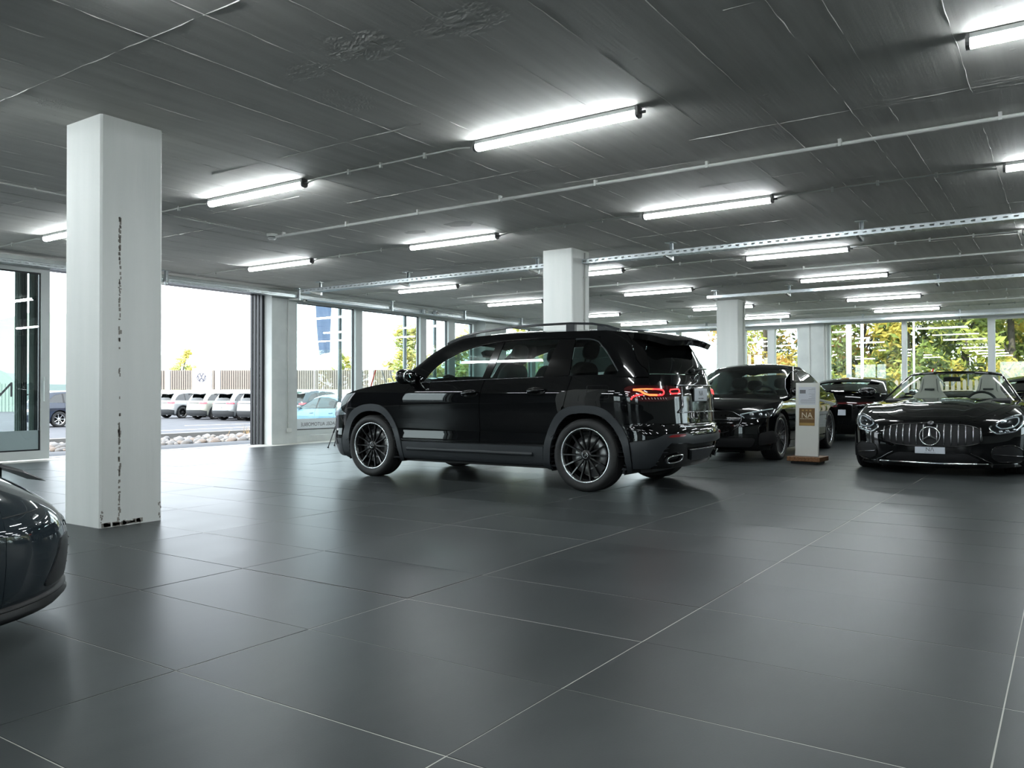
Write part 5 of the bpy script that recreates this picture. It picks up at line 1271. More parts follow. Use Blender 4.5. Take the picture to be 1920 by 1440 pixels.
        mb = MB(); superell(mb, (0, 0, 0), (.02, .045, .032)); o = mb.build('projector', M['lens_clear'], h); o.location = lo.P(lo.ty(s*.745, .61), .61)
        panel('lens', lo, face(lo, hp), M['lens_clear'], h, off=.016, rim=0)
    # ---- windscreen, open cabin
    gr = Wrap(w=[(.80, .86), (.88, .80), (1.0, .715), (1.1, .645), (1.2, .575), (1.25, .54)], xf=[(.80, .82), (.88, .68), (1.0, .46), (1.1, .27), (1.2, .06), (1.25, -.06)], xr=[(.8, -1.6), (1.25, -1.4)], Lf=.42, nf=2.3, Lr=.4, nr=2.4, tgrid=(16, 20, 6), dz=.04)
    panel('windscreen', gr, [(-.90, .86), (-.90, 1.20), (-.5, 1.222), (0, 1.228), (.5, 1.222), (.90, 1.20), (.90, .86)], M['car_glass_clear'], K, off=-.003, rim=0)
    fr_ = [(-.93, .84), (-.945, 1.0), (-.95, 1.12), (-.93, 1.185), (-.86, 1.213), (-.5, 1.232), (0, 1.238), (.5, 1.232), (.86, 1.213), (.93, 1.185), (.95, 1.12), (.945, 1.0), (.93, .84)]
    skin_strip('windscreen_frame', gr, fr_ if False else [p for a, b in zip(fr_[:-1], fr_[1:]) for p in [(a[0]+(b[0]-a[0])*k/3, a[1]+(b[1]-a[1])*k/3) for k in range(3)]]+[fr_[-1]], .050, pb, K, .010, .016)
    MB().prism([(.10, 1.165), (.06, 1.175), (.04, 1.115), (.085, 1.11)], -.10, .10, 'xz').build('rear_view_mirror', M['cabin'], K)
    MB().prism([(.75, .60), (.78, .86), (.52, .885), (.30, .84), (.22, .60)], -.72, .72, 'xz').build('dashboard', M['cabin'], K)
    steering_wheel(K, .16, .36, .80, .18)
    MB().box(-1.6, .75, -.78, .78, .25, .30).build('cabin_floor', M['black'], K)
    for s in (1, -1): MB().prism([(.55, .45), (.55, .84), (-.62, .86), (-.62, .45)], s*.80-.04, s*.80+.04, 'xz').build('door_card', M['cabin'], K)
    for y in (.375, -.375):
        T = Matrix.Translation((-.58, y, .40)) @ Matrix.Rotation(-.30, 4, 'Y')
        mb = MB(); superell(mb, (-.30, y, .40), (.28, .25, .09), 3.0); mb.build('seat', M['seat_cream'], K)
        mb = MB(); pr = [(0, .255), (.2, .265), (.40, .250), (.52, .225), (.62, .150), (.72, .125), (.80, .118), (.84, .085), (.85, .0)]; vs = []; fs = []
        for z_, hw in pr:
            for k in range(12):
                a = 2*PI*k/12; vs.append(T @ Vector((.075*math.copysign(abs(math.sin(a))**.7, math.sin(a))*(1 if z_ < .6 else .75), hw*math.copysign(abs(math.cos(a))**.7, math.cos(a)), z_)))
        for i in range(len(pr)-1):
            for k in range(12): fs.append((12*i+k, 12*i+(k+1) % 12, 12*i+12+(k+1) % 12, 12*i+12+k))
        mb.add(vs, fs, True); sb = mb.build('seat_back', M['seat_cream'], K)
        mb = MB(); mb.v = []; mb.box(.068, .074, -.065, .065, .60, .625); mb.v = [tuple(T @ Vector(v)) for v in mb.v]; mb.build('seat_slot', M['black'], sb)
        for sx in (1, -1):
            mb = MB(); mb.tube([T @ Vector((.055, sx*.16, z)) for z in (.05, .3, .5)]+[T @ Vector((.05, sx*.105, .60)), T @ Vector((.045, sx*.085, .78))], .006, 6); mb.build('seat_seam', M['seam'], sb)
    dk = Top([(-.80, .66), (-1.2, .68), (-1.8, .72), (-2.2, .66)], [(-.8, .87), (-1.5, .885), (-2.2, .84)], [(-.8, .98), (-1.2, .985), (-1.8, .95), (-2.24, .89)], 2.6)
    panel('rear_deck', dk, [(-.84, -1), (-.84, 1), (-2.22, 1), (-2.22, -1)], pb, K)
    for s in (1, -1):
        panel('deck_edge', lo, [(s*t, z) for t, z in [(lo.tx(x, z), z) for x, z in [(-.84, .872), (-1.2, .882), (-1.8, .878), (-1.9, .90), (-1.2, .92), (-.84, .90)]]], pb, K)
        mirror_unit(K, .52, 1.0, .965, pb, s, (.075, .115, .065))
    for x, R_ in ((1.315, .340), (-1.315, .345)):
        for s in (1, -1): make_wheel(K, x, s*(.942-.135), R_, .265, .250, 10, s, 'rim_grey', 'rim_black', True, True, .010)
    return K
M['bar_chrome'] = mat('grille_bar_chrome', (0.42, 0.42, 0.43), 0.2, 1.0)
M['seam'] = mat('seat_seam_thread', (0.10, 0.095, 0.09), 0.8)
build_roadster()

# ---------------------------------------------------------------- dark coupe seen from behind, and the car beyond the roadster
def coupe_spec(paintm, roofm=None):
    lo = Wrap(w=[(.14, .86), (.25, .92), (.45, .945), (.62, .95), (.72, .94), (.80, .915), (.88, .87), (.98, .80)], xf=[(.14, 2.15), (.3, 2.25), (.5, 2.24), (.62, 2.15), (.75, 1.95), (.9, 1.6)],
              xr=[(.15, -2.10), (.3, -2.22), (.5, -2.28), (.7, -2.30), (.85, -2.27), (.95, -2.22), (1.05, -2.1)], Lf=.75, nf=2.3, Lr=.62, nr=2.3, tgrid=(10, 36, 12), dz=.05)
    gr = Wrap(w=[(.85, .86), (.95, .80), (1.08, .72), (1.2, .64), (1.28, .57), (1.32, .53)], xf=[(.85, .95), (1.0, .62), (1.15, .28), (1.25, .02), (1.3, -.15)], xr=[(.85, -2.2), (.95, -1.98), (1.05, -1.70), (1.15, -1.38), (1.22, -1.10), (1.28, -.8), (1.32, -.6)], Lf=.42, nf=2.4, Lr=.40, nr=2.4, tgrid=(10, 34, 10), dz=.05)
    return dict(paint=paintm, roof_m=roofm or paintm, lo=lo, gr=gr, ze=[(2.12, .62), (1.9, .69), (1.5, .77), (1.0, .83), (.6, .86)], zc=[(2.14, .65), (1.9, .74), (1.5, .82), (1.0, .88), (.6, .91)],
             rze=[(.1, 1.19), (-.1, 1.225), (-.5, 1.235), (-.9, 1.195), (-1.2, 1.13)], rzc=[(.12, 1.22), (-.1, 1.27), (-.5, 1.292), (-.9, 1.25), (-1.2, 1.175)], belt=[(1, .85), (.4, .87), (-.5, .89), (-1.2, .92), (-2, .93)],
             archF=(1.32, .385), archR=(-1.32, .39), R=.345, zbot=.15, sill=.26, hood=(2.10, .70), nose=1.75, tail=-1.85, cuts=(.70, None, -.68), tail_top=.93,
             deck=([(-1.2, .93), (-1.8, .93), (-2.25, .915)], [(-1.2, .99), (-1.8, .985), (-2.26, .965)], -1.3, -2.25), WT=[(.62, .89), (.42, .99), (.15, 1.10), (-.15, 1.175), (-.5, 1.19), (-.85, 1.145), (-1.15, 1.06), (-1.4, .95)],
             roof=(.06, -1.12), zt=(1.22, 1.12), zbr=.95, pillars=(-.75,), glass='car_glass', glass_f='car_glass', glass_r='privacy_glass', mirror=(.50, .97), dash=.42, seat_z=.38, hz=.74, wheel=dict(width=.265, rim=.255, spokes=10, lip='rim_silver', twin=True, sw=.008))
def build_coupe(label, loc, rotz, plate=True, paintm=None):
    S = coupe_spec(paintm or M['paint_black']); lo = S['lo']; K = std_car('coupe', label, loc, rotz, S)
    tl = panel('light_bar', lo, [(2.42, .735), (2.42, .775), (3.58, .775), (3.58, .735)], M['lens_red'], K, off=.006)
    for s in (1, -1):
        T = lambda t: t if s > 0 else 6-t
        panel('taillight', lo, rnd([(T(2.16), .76), (T(2.22), .80), (T(2.42), .79), (T(2.42), .725), (T(2.24), .715)], .02), M['reflector'], K, off=.008)
    if plate:
        pl = MB().bbox(-.006, .004, -.15, .15, -.055, .055, .003).build('number_plate', M['plate'], K); pl.location = (lo.xr(.58)-.012, 0, .575)
    panel('diffuser', lo, [(2.30, .16), (2.35, .30), (2.7, .34), (3.3, .34), (3.65, .30), (3.7, .16)], M['gloss_black'], K, off=.01, rim=.03)
    panel('spoiler', Top([(-2.1, .74), (-2.2, .70), (-2.28, .60)], [(-2.1, .94), (-2.28, .965)], [(-2.1, .985), (-2.28, 1.0)], 2.4), [(-2.12, -1), (-2.12, 1), (-2.27, 1), (-2.275, 0), (-2.27, -1)], paintm or M['paint_black'], K, off=.004, rim=.02)
    return K
M['paint_slate_black'] = paint('blue_black_car_paint', (0.006, 0.008, 0.011), .4)
build_coupe('black coupe seen from behind, between the sedan and the roadster', (19.1, 3.75, 0), 0)
build_coupe('dark blue-black coupe parked behind the open roadster', (19.4, .40, 0), 0, True, M['paint_slate_black'])

# ---------------------------------------------------------------- slate grey sports car, only its nose in view
M['paint_slate'] = paint('slate_grey_car_paint', (0.020, 0.028, 0.034), .35)
def build_nose():
    S = coupe_spec(M['paint_slate']); pm = M['paint_slate']
    lo = S['lo'] = Wrap(w=[(.12, .86), (.2, .90), (.35, .925), (.5, .935), (.62, .93), (.70, .905), (.78, .86), (.88, .80), (.98, .76)], xf=[(.10, 2.17), (.14, 2.225), (.22, 2.245), (.32, 2.250), (.40, 2.235), (.46, 2.20), (.52, 2.13), (.60, 2.0), (.68, 1.85), (.8, 1.6), (.9, 1.4)],
              xr=[(.15, -2.10), (.3, -2.22), (.5, -2.28), (.7, -2.30), (.85, -2.27), (1.05, -2.1)], Lf=.84, nf=2.15, Lr=.62, nr=2.3, tgrid=(24, 36, 10), dz=.03)
    S['ze'] = [(2.21, .43), (2.12, .505), (2.0, .575), (1.85, .640), (1.6, .705), (1.3, .75), (1.0, .78), (.6, .84)]
    S['zc'] = [(2.22, .445), (2.15, .505), (2.03, .575), (1.88, .625), (1.6, .675), (1.3, .72), (1.0, .78), (.6, .89)]
    S['hood'] = (2.205, .70); S['front_bumper'] = True; S['nose'] = 1.72; S['hp'] = 3.0; S['archF'] = (1.10, .385)
    K = std_car('sports_car', 'slate grey sports car nose beside the thick white column', (-.26, 4.12, 0), 0, S)
    panel('front_intake', lo, face(lo, rnd([(.74, .19), (.66, .37), (-.66, .37), (-.74, .19)], .04)), M['black_plastic'], K, off=.004, rim=.03)
    for k in range(4): skin_strip('intake_louvre', lo, [(lo.ty(-.44+.88*q/16, .225+.035*k), .225+.035*k) for q in range(17)], .008, M['black'], K, .008, 0)
    line = [(lo.tx(1.70, .135), .135)]+[(1-k/16, .135) for k in range(17)]; line = line+[(-t, z) for t, z in line[::-1][1:]]
    skin_strip('splitter', lo, line, .05, M['black_plastic'], K, .034, .05)
    skin_strip('splitter_edge', lo, [(t, .160) for t, z in line], .008, M['black'], K, .020, .0)
    skin_strip('nose_badge', lo, [(lo.ty(y, .428), .428) for y in (-.05, -.025, 0, .025, .05)], .045, M['dark_chrome'], K, .006, 0)
    for s in (1, -1):
        panel('side_intake', lo, [(s*t, z) for t, z in [(.80, .155), (.86, .30), (.92, .40), (1.0, .40), (1.03, .155)]], M['black'], K, off=.006, rim=.02)
        skin_strip('daylight_strip', lo, [(lo.ty(s*(.10+.40*k/10), .405+.010*math.sin(PI*k/10)), .405+.010*math.sin(PI*k/10)) for k in range(11)], .030, M['lamp_silver'], K, .006, 0)
        hp = [(s*lo.tx(x, z), z) for x, z in rnd([(1.80, .635), (1.74, .58), (1.60, .585), (1.54, .645), (1.60, .695), (1.72, .688)], .05)]
        h = panel('headlight', lo, hp, M['lamp_dark'], K, off=.006)
        skin_strip('lamp_frame', lo, hp+hp[:1], .022, M['lamp_silver'], h, .010, 0); panel('lens', lo, hp, M['lens_clear'], h, off=.02, rim=0)
        skin_strip('bumper_seam', lo, [(s*lo.tx(x, .50), .50) for x in (1.72, 1.80, 1.88, 1.95)], .005, M['black'], K, .002, 0)
    # dark blade standing on the bonnet
    bl_ = [(1.55, .745, .775), (1.75, .715, .74), (1.95, .655, .672), (2.10, .605, .618), (2.195, .560, .565)]; vs = []
    for x, h0, h1 in bl_: vs += [(x, -.20, h0), (x, -.18, h1), (x, -.04, h1), (x, -.02, h0)]
    fs = [(3, 2, 1, 0)]+[(4*i+k, 4*i+(k+1) % 4, 4*i+4+(k+1) % 4, 4*i+4+k) for i in range(4) for k in range(4)]+[(16, 17, 18, 19)]
    bo = mesh_obj('bonnet_blade', vs, fs, M['black_plastic'], K)
    for x in (1.70, 2.0): MB().box(x-.03, x+.03, -.14, -.09, .56, .70 if x < 1.9 else .65).build('blade_foot', M['black_plastic'], bo)
    MB().box(1.35, 1.80, -.55, .55, .11, .34).build('front_undertray', M['black'], K)
    return K
build_nose()
# ================================================================== SIGN STAND AND TRIPOD
M['wood'] = mat('oiled_oak', (0.16, 0.075, 0.03), 0.5)
noise_col(M['wood'], 6, (0.11, 0.045, 0.016), (0.21, 0.10, 0.04), 5, (1, 8, 8))
M['stand_white'] = mat('white_lacquered_board', (0.62, 0.62, 0.58), 0.35)
M['paper'] = mat('printed_paper', (0.52, 0.54, 0.58), 0.5)
M['brown_print'] = mat('brown_poster_print', (0.13, 0.07, 0.022), 0.35)
M['tan_print'] = mat('tan_poster_print', (0.30, 0.19, 0.06), 0.35)
M['pale_ink'] = mat('pale_poster_ink', (0.55, 0.48, 0.36), 0.4)
M['grey_ink'] = mat('grey_print_ink', (0.16, 0.16, 0.17), 0.5)
t = thing('information_stand', 'slim white information stand with a wooden foot and brown poster', 'sign', (11.55, 2.97, 0), PI-.05)
# local +x faces the camera side of the hall (world -x)
MB().bbox(-.20, .20, -.22, .22, .035, .095, .004).build('foot', M['wood'], t)
MB().bbox(-.16, .16, -.18, .18, 0.0, .035, .004).build('plinth', M['black_plastic'], t)
Tm = Matrix.Translation((.03, 0, .095)) @ Matrix.Rotation(-.055, 4, 'Y')
b = MB().bbox(-.022, .022, -.155, .155, 0, 1.0, .003, None).build('board', M['stand_white'], t); b.matrix_basis = Tm
MB().box(.0225, .0235, -.115, .115, .70, .945).build('sheet', M['paper'], b)
MB().box(.0235, .0240, .02-.04, .10-.0, .86, .90).build('print_block', M['paper'], b)
MB().box(.0235, .0242, .015, .10, .855, .905).build('car_photo', M['grey_ink'], b) if False else MB().box(.0235, .0242, -.10, -.02, .855, .905).build('car_photo', M['grey_ink'], b)
for k in range(14):
    z = .925-.0155*k; w = [.05, .09, .10, .08, .085, .09, .05, .08, .05, .09, .19, .20, .20, .19][k]
    MB().box(.0235, .0240, .108-w, .108, z-.002, z+.002).build('text_line', M['grey_ink'], b)
MB().box(.0225, .0235, -.105, .105, .415, .655).build('poster', M['brown_print'], b)
MB().box(.0235, .0239, -.10, .10, .42, .455).build('poster_band', M['tan_print'], b)
for k in range(3): MB().box(.0235, .0239, -.07+.05*k, -.04+.05*k, .615, .635).build('poster_mark', M['tan_print'], b)
for body, sz, z in (('NA', .105, .555), ('NAGEL AUTOMOBILE', .019, .510)):
    me = text_mesh(body, sz, .0003); me.materials.clear(); me.materials.append(M['pale_ink']); o = bpy.data.objects.new('poster_lettering', me); link(o, b); o.location = (.0243, 0, z); o.rotation_euler = (PI/2, 0, PI/2)

t = thing('tripod', 'thin black tripod standing in front of the SUV', 'tripod', (10.56, 10.93, 0))
for k, a in enumerate((PI+.09, PI+.09+2.09, PI+.09+4.19)):
    f_ = Vector((.33*math.cos(a), .33*math.sin(a), .012)); h_ = Vector((.03*math.cos(a), .03*math.sin(a), .56))
    l_ = MB().tube([f_, f_.lerp(h_, .48)], .008, 8).build('leg', M['black_plastic'], t)
    MB().tube([f_.lerp(h_, .46), h_], .013, 8).build('upper_leg', M['black_plastic'], l_)
    mb = MB(); superell(mb, f_, (.015, .015, .012)); mb.build('rubber_foot', M['black'], l_)
MB().tube([(0, 0, .40), (0, 0, .68)], .012, 8).build('centre_column', M['black_plastic'], t)
MB().lathe([(0, .53), (.035, .53), (.042, .555), (.035, .59), (0, .59)], 14).build('collar', M['black_plastic'], t)
MB().bbox(-.03, .03, -.03, .03, .68, .71, .005).build('head', M['black_plastic'], t)

# ================================================================== OUTSIDE
LOT = -.50
struct(MB().box(-40, 23.4, 13.1, 14.35, -.6, -.015).build('pavement', M['asphalt']))
struct(MB().box(-70, 110, 17.45, 130, LOT-.2, LOT).build('ground_car_park', M['asphalt']))
struct(MB().box(14.2, 110, 13.1, 17.45, LOT-.2, LOT).build('ground_forecourt', M['asphalt']))
M['soil'] = mat('dark_soil', (0.05, 0.045, 0.04), 0.9)
M['grass'] = mat('grass_ground', (0.06, 0.075, 0.025), 0.9); noise_col(M['grass'], 1.5, (0.04, 0.055, 0.018), (0.10, 0.10, 0.04), 6)
struct(MB().box(23.45, 110, -70, 13.0, -.5, -.05).build('ground_garden', M['grass']))
struct(MB().box(-70, -10.6, -70, 13.0, -.5, -.05).build('ground_rear', M['asphalt'])); struct(MB().box(-10.6, 23.4, -70, -11.6, -.5, -.05).build('ground_side', M['asphalt']))
struct(MB().box(-30, 14.2, 14.35, 17.2, -.6, -.06).build('stone_bed', M['soil']))
struct(MB().box(-30, 14.2, 17.2, 17.42, -.6, .05).build('kerb', M['kerb']))
for k, (a, b_) in enumerate([((20, 27), (34, 25.2)), ((16, 30), (36, 30.5)), ((23, 34), (40, 31))]):
    a = Vector((*a, LOT+.004)); b_ = Vector((*b_, LOT+.004)); d = (b_-a).normalized(); s = Vector((-d.y, d.x, 0))*.06
    tag(mesh_obj('road_marking', [a-s, b_-s, b_+s, a+s], [(0, 1, 2, 3)], M['line_white']), 'painted white line on the asphalt car park', 'road marking', 'white lines on the car park')
# boulders of the bed
M['stones'] = [mat('pale_boulder_%d' % k, c, .85) for k, c in enumerate([(.13, .13, .135), (.095, .098, .105), (.16, .158, .155), (.11, .095, .088)])]
bl = []
for k in range(7):
    bm = bmesh.new(); bmesh.ops.create_icosphere(bm, subdivisions=2, radius=1); r_ = random.Random(k)
    ph = [r_.uniform(0, 6) for _ in range(6)]
    for v in bm.verts: v.co *= 1+.14*math.sin(3*v.co.x+ph[0])*math.sin(2.5*v.co.y+ph[1])+.10*math.sin(4*v.co.z+ph[2]+2*v.co.x)
    me = bpy.data.meshes.new('boulder'); bm.to_mesh(me); bm.free(); me.materials.append(M['stones'][k % 4]); me.polygons.foreach_set('use_smooth', [True]*len(me.polygons)); bl.append(me)
r_ = random.Random(21); placed = []
cand = []
for k in range(9000):
    x, y = (r_.uniform(7.7, 13.4) if r_.random() < .84 else r_.uniform(6.2, 7.6)), 14.55+1.9*r_.random()**1.2; s = r_.uniform(.055, .105)
    if all((x-a)**2+(y-b_)**2 > (1.14*(s+c_))**2 for a, b_, c_ in placed): placed.append((x, y, s))
    if len(placed) > 292: break
for k, (x, y, s) in enumerate(placed):
    o = bpy.data.objects.new('boulder', bl[k % 7]); link(o); o.location = (x, y, -.06+s*.38); o.scale = (s*1.1, s*.95, s*.72); o.rotation_euler = (r_.uniform(-.2, .2), r_.uniform(-.2, .2), r_.uniform(0, 6))
    big = s > .08; tn = ('pale grey', 'mid grey', 'whitish', 'brownish')[(k % 7) % 4]
    tag(o, '%s %s boulder in the stone bed outside the open door' % ('large' if big else 'small', tn), 'stone', 'boulders in the stone bed')
# dry grass tuft
M['dry_grass'] = mat('dry_grass', (0.30, 0.20, 0.08), 0.9)
vs = []; fs = []; p0 = Vector((13.75, 16.9, 0))
for k in range(160):
    a = r_.uniform(0, 2*PI); q = Vector((p0.x+r_.gauss(0, .35), p0.y+r_.gauss(0, .25), -.05)); h_ = r_.uniform(.12, .30); d = Vector((math.cos(a)*.10, math.sin(a)*.10, h_)); s = Vector((-math.sin(a), math.cos(a), 0))*.006
    n_ = len(vs); vs += [q-s, q+s, q+d]; fs.append((n_, n_+1, n_+2))
o = tag(mesh_obj('grass_tuft', vs, fs, M['dry_grass']), 'dry straw-coloured grass tuft among the boulders', 'grass'); o['kind'] = 'stuff'

# ---- parked cars outside
def crossover_spec(pm, low=None):
    lo = Wrap(w=[(.20, .84), (.3, .90), (.5, .925), (.7, .93), (.85, .925), (.95, .905), (1.05, .87), (1.15, .84)], xf=[(.2, 2.15), (.4, 2.25), (.6, 2.25), (.8, 2.2), (.95, 2.05), (1.1, 1.9)], xr=[(.22, -2.16), (.35, -2.24), (.55, -2.27), (.75, -2.24), (.95, -2.22), (1.1, -2.18)], Lf=.55, nf=2.5, Lr=.48, nr=2.5, tgrid=(7, 24, 8), dz=.08)
    gr = Wrap(w=[(.98, .88), (1.08, .85), (1.25, .79), (1.45, .71), (1.58, .64), (1.64, .60)], xf=[(.98, 1.30), (1.15, 1.02), (1.35, .68), (1.5, .40), (1.58, .20), (1.64, .0)], xr=[(.98, -2.2), (1.15, -2.12), (1.35, -1.98), (1.5, -1.86), (1.6, -1.75)], Lf=.38, nf=2.5, Lr=.40, nr=2.4, tgrid=(7, 24, 8), dz=.08)
    return dict(paint=pm, low=low or M['cladding'], lo=lo, gr=gr, ze=[(2.2, .85), (2.0, .93), (1.6, 1.0), (1.1, 1.05), (.7, 1.08)], zc=[(2.22, .88), (2.0, .98), (1.6, 1.06), (1.1, 1.10), (.7, 1.13)], rze=[(.35, 1.49), (.1, 1.56), (-.5, 1.585), (-1.2, 1.57), (-1.8, 1.51), (-1.95, 1.48)], rzc=[(.37, 1.52), (.1, 1.60), (-.5, 1.645), (-1.2, 1.635), (-1.8, 1.565), (-2.0, 1.525)], belt=[(1, 1.02), (0, 1.05), (-1, 1.08), (-2, 1.10)],
             archF=(1.34, .41), archR=(-1.34, .41), R=.355, zbot=.22, sill=.36, hood=(2.18, .95), nose=1.85, tail=-1.90, cuts=(.92, -.14, -1.10), tail_top=1.09, WT=[(.75, 1.07), (.55, 1.22), (.25, 1.40), (-.1, 1.50), (-.7, 1.525), (-1.2, 1.49), (-1.5, 1.42), (-1.75, 1.22)], roof=(.30, -2.02), zt=(1.50, 1.46), zbr=1.10, pillars=(-.16, -1.12), glass='privacy_glass', glass_f='car_glass', mirror=(.68, 1.14), dash=.6, seat_z=.62, hz=.93, trim=True, wheel=dict(width=.24, rim=.25, spokes=7, lip='rim_grey', sw=.022, star=False, disc=False), cabin=False)
def crossover(label, wheel_px, line_x, pm, z=LOT, rot=0.0, low=None, name='crossover', spk='rim_black'):
    an = YAW+math.atan((960-wheel_px)/F_PX); wx, wy = line_x, line_x*math.tan(an)
    S = crossover_spec(pm, low); S['wheel']['spoke_m'] = spk; lo, gr = S['lo'], S['gr']
    K = std_car(name, label, (wx+1.34, wy+.90, z), rot, S, 'cars parked outside')
    for s in (1, -1):
        T = lambda t: t if s > 0 else 6-t
        h = panel('taillight', lo, rnd([(T(2.10), .93), (T(2.16), 1.0), (T(2.50), .99), (T(2.52), .91), (T(2.22), .895)], .02), M['tail_lens'], K, off=.012)
    panel('rear_bumper_trim', lo, [(2.15, .24), (2.12, .50), (2.4, .56), (3.6, .56), (3.88, .50), (3.85, .24)], low or M['cladding'], K, off=.014, rim=.03)
    panel('light_bar', lo, [(2.54, .935), (2.54, .965), (3.46, .965), (3.46, .935)], M['gloss_black'], K, off=.010)
    pl = MB().bbox(-.006, .004, -.26, .26, -.055, .055, .004).build('number_plate', M['white_plate'], K); pl.location = (lo.xr(.74)-.012, 0, .74)
    panel('spoiler', Top([(-1.75, .64), (-1.95, .62), (-2.12, .56)], [(-1.75, 1.50), (-2.12, 1.44)], [(-1.75, 1.56), (-2.12, 1.485)], 2.4), [(-1.78, -1), (-1.78, 1), (-2.10, 1), (-2.13, 0), (-2.10, -1)], M['gloss_black'], K, off=.006, rim=.04)
    return K
M['tail_lens'] = mat('red_tail_lens', (0.30, 0.015, 0.03), 0.15, coat=1.0)
M['white_plate'] = mat('plain_white_plate', (0.6, 0.6, 0.6), 0.4)
M['paint_white'] = paint('white_car_paint', (0.20, 0.21, 0.22), .35)
M['paint_silver'] = paint('silver_car_paint', (0.15, 0.165, 0.175), .3, .2)
M['paint_cream'] = paint('pearl_white_car_paint', (0.17, 0.18, 0.16), .35)
M['paint_navy'] = paint('navy_car_paint', (0.014, 0.020, 0.035), .35)
M['paint_teal'] = paint('dark_teal_car_paint', (0.02, 0.035, 0.045), .35)
M['paint_iceblue'] = paint('ice_blue_car_paint', (0.10, 0.19, 0.27), .35, .1)
crossover('white crossover beyond the boulders, its rear wheel lit by the sun', 343, 30.0, M['paint_white'])
crossover('pearl white crossover parked between two other pale crossovers', 404, 29.6, M['paint_cream'])
crossover('silver white crossover parked nearest the folded door leaves', 455, 29.3, M['paint_silver'])
crossover('white crossover half hidden behind the folded door leaves', 503, 29.3, M['paint_white'])
crossover('dark teal crossover seen through the window behind the ice blue sedan', 592, 29.3, M['paint_teal'])
crossover('navy estate-like crossover seen past the thick white column', 112, 19.0, M['paint_navy'], low=M['paint_navy'], spk='rim_silver')
lo = Wrap(w=[(.14, .84), (.22, .885), (.40, .902), (.66, .908), (.82, .890), (.90, .862), (.98, .83)], xf=[(.14, 2.17), (.35, 2.285), (.62, 2.25), (.78, 2.08), (1.0, 1.8)], xr=[(.2, -2.30), (.6, -2.40), (.8, -2.37), (1.05, -2.28)], Lf=.62, nf=2.4, Lr=.55, nr=2.4, tgrid=(7, 26, 7), dz=.06)
gr = Wrap(w=[(.85, .86), (.92, .842), (1.05, .79), (1.2, .715), (1.32, .645), (1.40, .59), (1.45, .55)], xf=[(.85, 1.22), (1.05, .85), (1.2, .57), (1.32, .33), (1.45, -.1)], xr=[(.85, -2.1), (.98, -1.85), (1.1, -1.60), (1.2, -1.42), (1.3, -1.20), (1.43, -.75)], Lf=.40, nf=2.5, Lr=.45, nr=2.4, tgrid=(7, 26, 7), dz=.06)
S = dict(paint=M['paint_iceblue'], lo=lo, gr=gr, ze=[(2.18, .70), (1.8, .80), (1.43, .85), (.8, .905), (.6, .91)], zc=[(2.20, .735), (1.8, .86), (1.4, .915), (.8, .965), (.5, .97)], rze=[(.25, 1.31), (.1, 1.36), (-.2, 1.385), (-.6, 1.380), (-1.0, 1.33), (-1.3, 1.25)], rzc=[(.27, 1.345), (.1, 1.40), (-.2, 1.438), (-.6, 1.435), (-1.0, 1.385), (-1.3, 1.29)], belt=[(1.2, .88), (.8, .905), (0, .925), (-1, .945), (-2, .955)],
         archF=(1.43, .385), archR=(-1.43, .385), R=.338, zbot=.16, sill=.27, hood=(2.16, .90), nose=1.86, tail=-1.96, cuts=(.98, -.12, -1.10), tail_top=.95, deck=([(-1.3, .95), (-2.33, .945)], [(-1.3, 1.0), (-2.33, .985)], -1.3, -2.33), WT=[(.83, .93), (.70, 1.03), (.45, 1.17), (.15, 1.285), (-.2, 1.335), (-.6, 1.325), (-.95, 1.26), (-1.25, 1.14), (-1.48, 1.0)],
         roof=(.22, -1.22), zt=(1.33, 1.25), zbr=.96, pillars=(-.13, -1.05), glass='car_glass', glass_f='car_glass', glass_r='privacy_glass', mirror=(.72, .98), dash=.62, seat_z=.42, hz=.78, wheel=dict(width=.245, rim=.25, spokes=10, star=False, disc=False))
std_car('sedan', 'ice blue sedan seen through the window with the white lettering film', (21.25, 22.5, LOT), PI/2, S)

# ---- noise barrier, pylon sign, flags
M['rib_panel'] = mat('brown_grey_ribbed_panel', (0.19, 0.17, 0.155), 0.9)
M['barrier_white'] = mat('pale_concrete', (0.34, 0.34, 0.33), 0.85)
def depth_pt(px, depth, z):
    v = FW+RT*((px-960)/F_PX); p = CAMP+v*depth; return Vector((p.x, p.y, z))
BD = 64.0; e = RT.copy(); e.z = 0; e.normalize(); bang = math.atan2(e.y, e.x)
o_ = depth_pt(230, BD, LOT); bt = thing('noise_barrier', 'long pale noise barrier with ribbed grey-brown panels beyond the parked cars', 'barrier', o_, bang)
L = 30.0; MB().box(0, L, -.15, .15, 0, 1.80).build('base_wall', M['barrier_white'], bt)
pos = 0.0; widths = [3.6, 3.9, 3.8, 1.5, 6.6, 3.8, 3.6, 4.2, 3.6]
for wd in widths:
    if pos+wd > L: break
    mb = MB(); n_ = int((wd-.45)/.17)
    for k in range(n_): mb.box(pos+.2+k*.17, pos+.2+k*.17+.095, -.10, .06, 1.82, 3.32)
    mb.box(pos+.2, pos+wd-.25, .0, .08, 1.82, 3.32); pn = mb.build('ribbed_panel', M['rib_panel'], bt); pn['kind'] = 'stuff'
    MB().box(pos+wd-.22, pos+wd+.16, -.18, .18, 0, 3.36).build('post', M['barrier_white'], bt); pos += wd
M['sign_white'] = mat('white_sign_face', (0.6, 0.6, 0.62), 0.4)
M['vw_blue'] = mat('pale_blue_sign_logo', (0.045, 0.05, 0.075), 0.4)
sg_ = depth_pt(379, 60, LOT); t = thing('pylon_sign', 'white pylon sign with a pale blue round logo beyond the parked cars', 'sign', sg_, bang)
MB().bbox(-.68, .68, -.12, .12, 0, 3.35, .02).build('board', M['sign_white'], t)
lg = MB(); R_ = .34
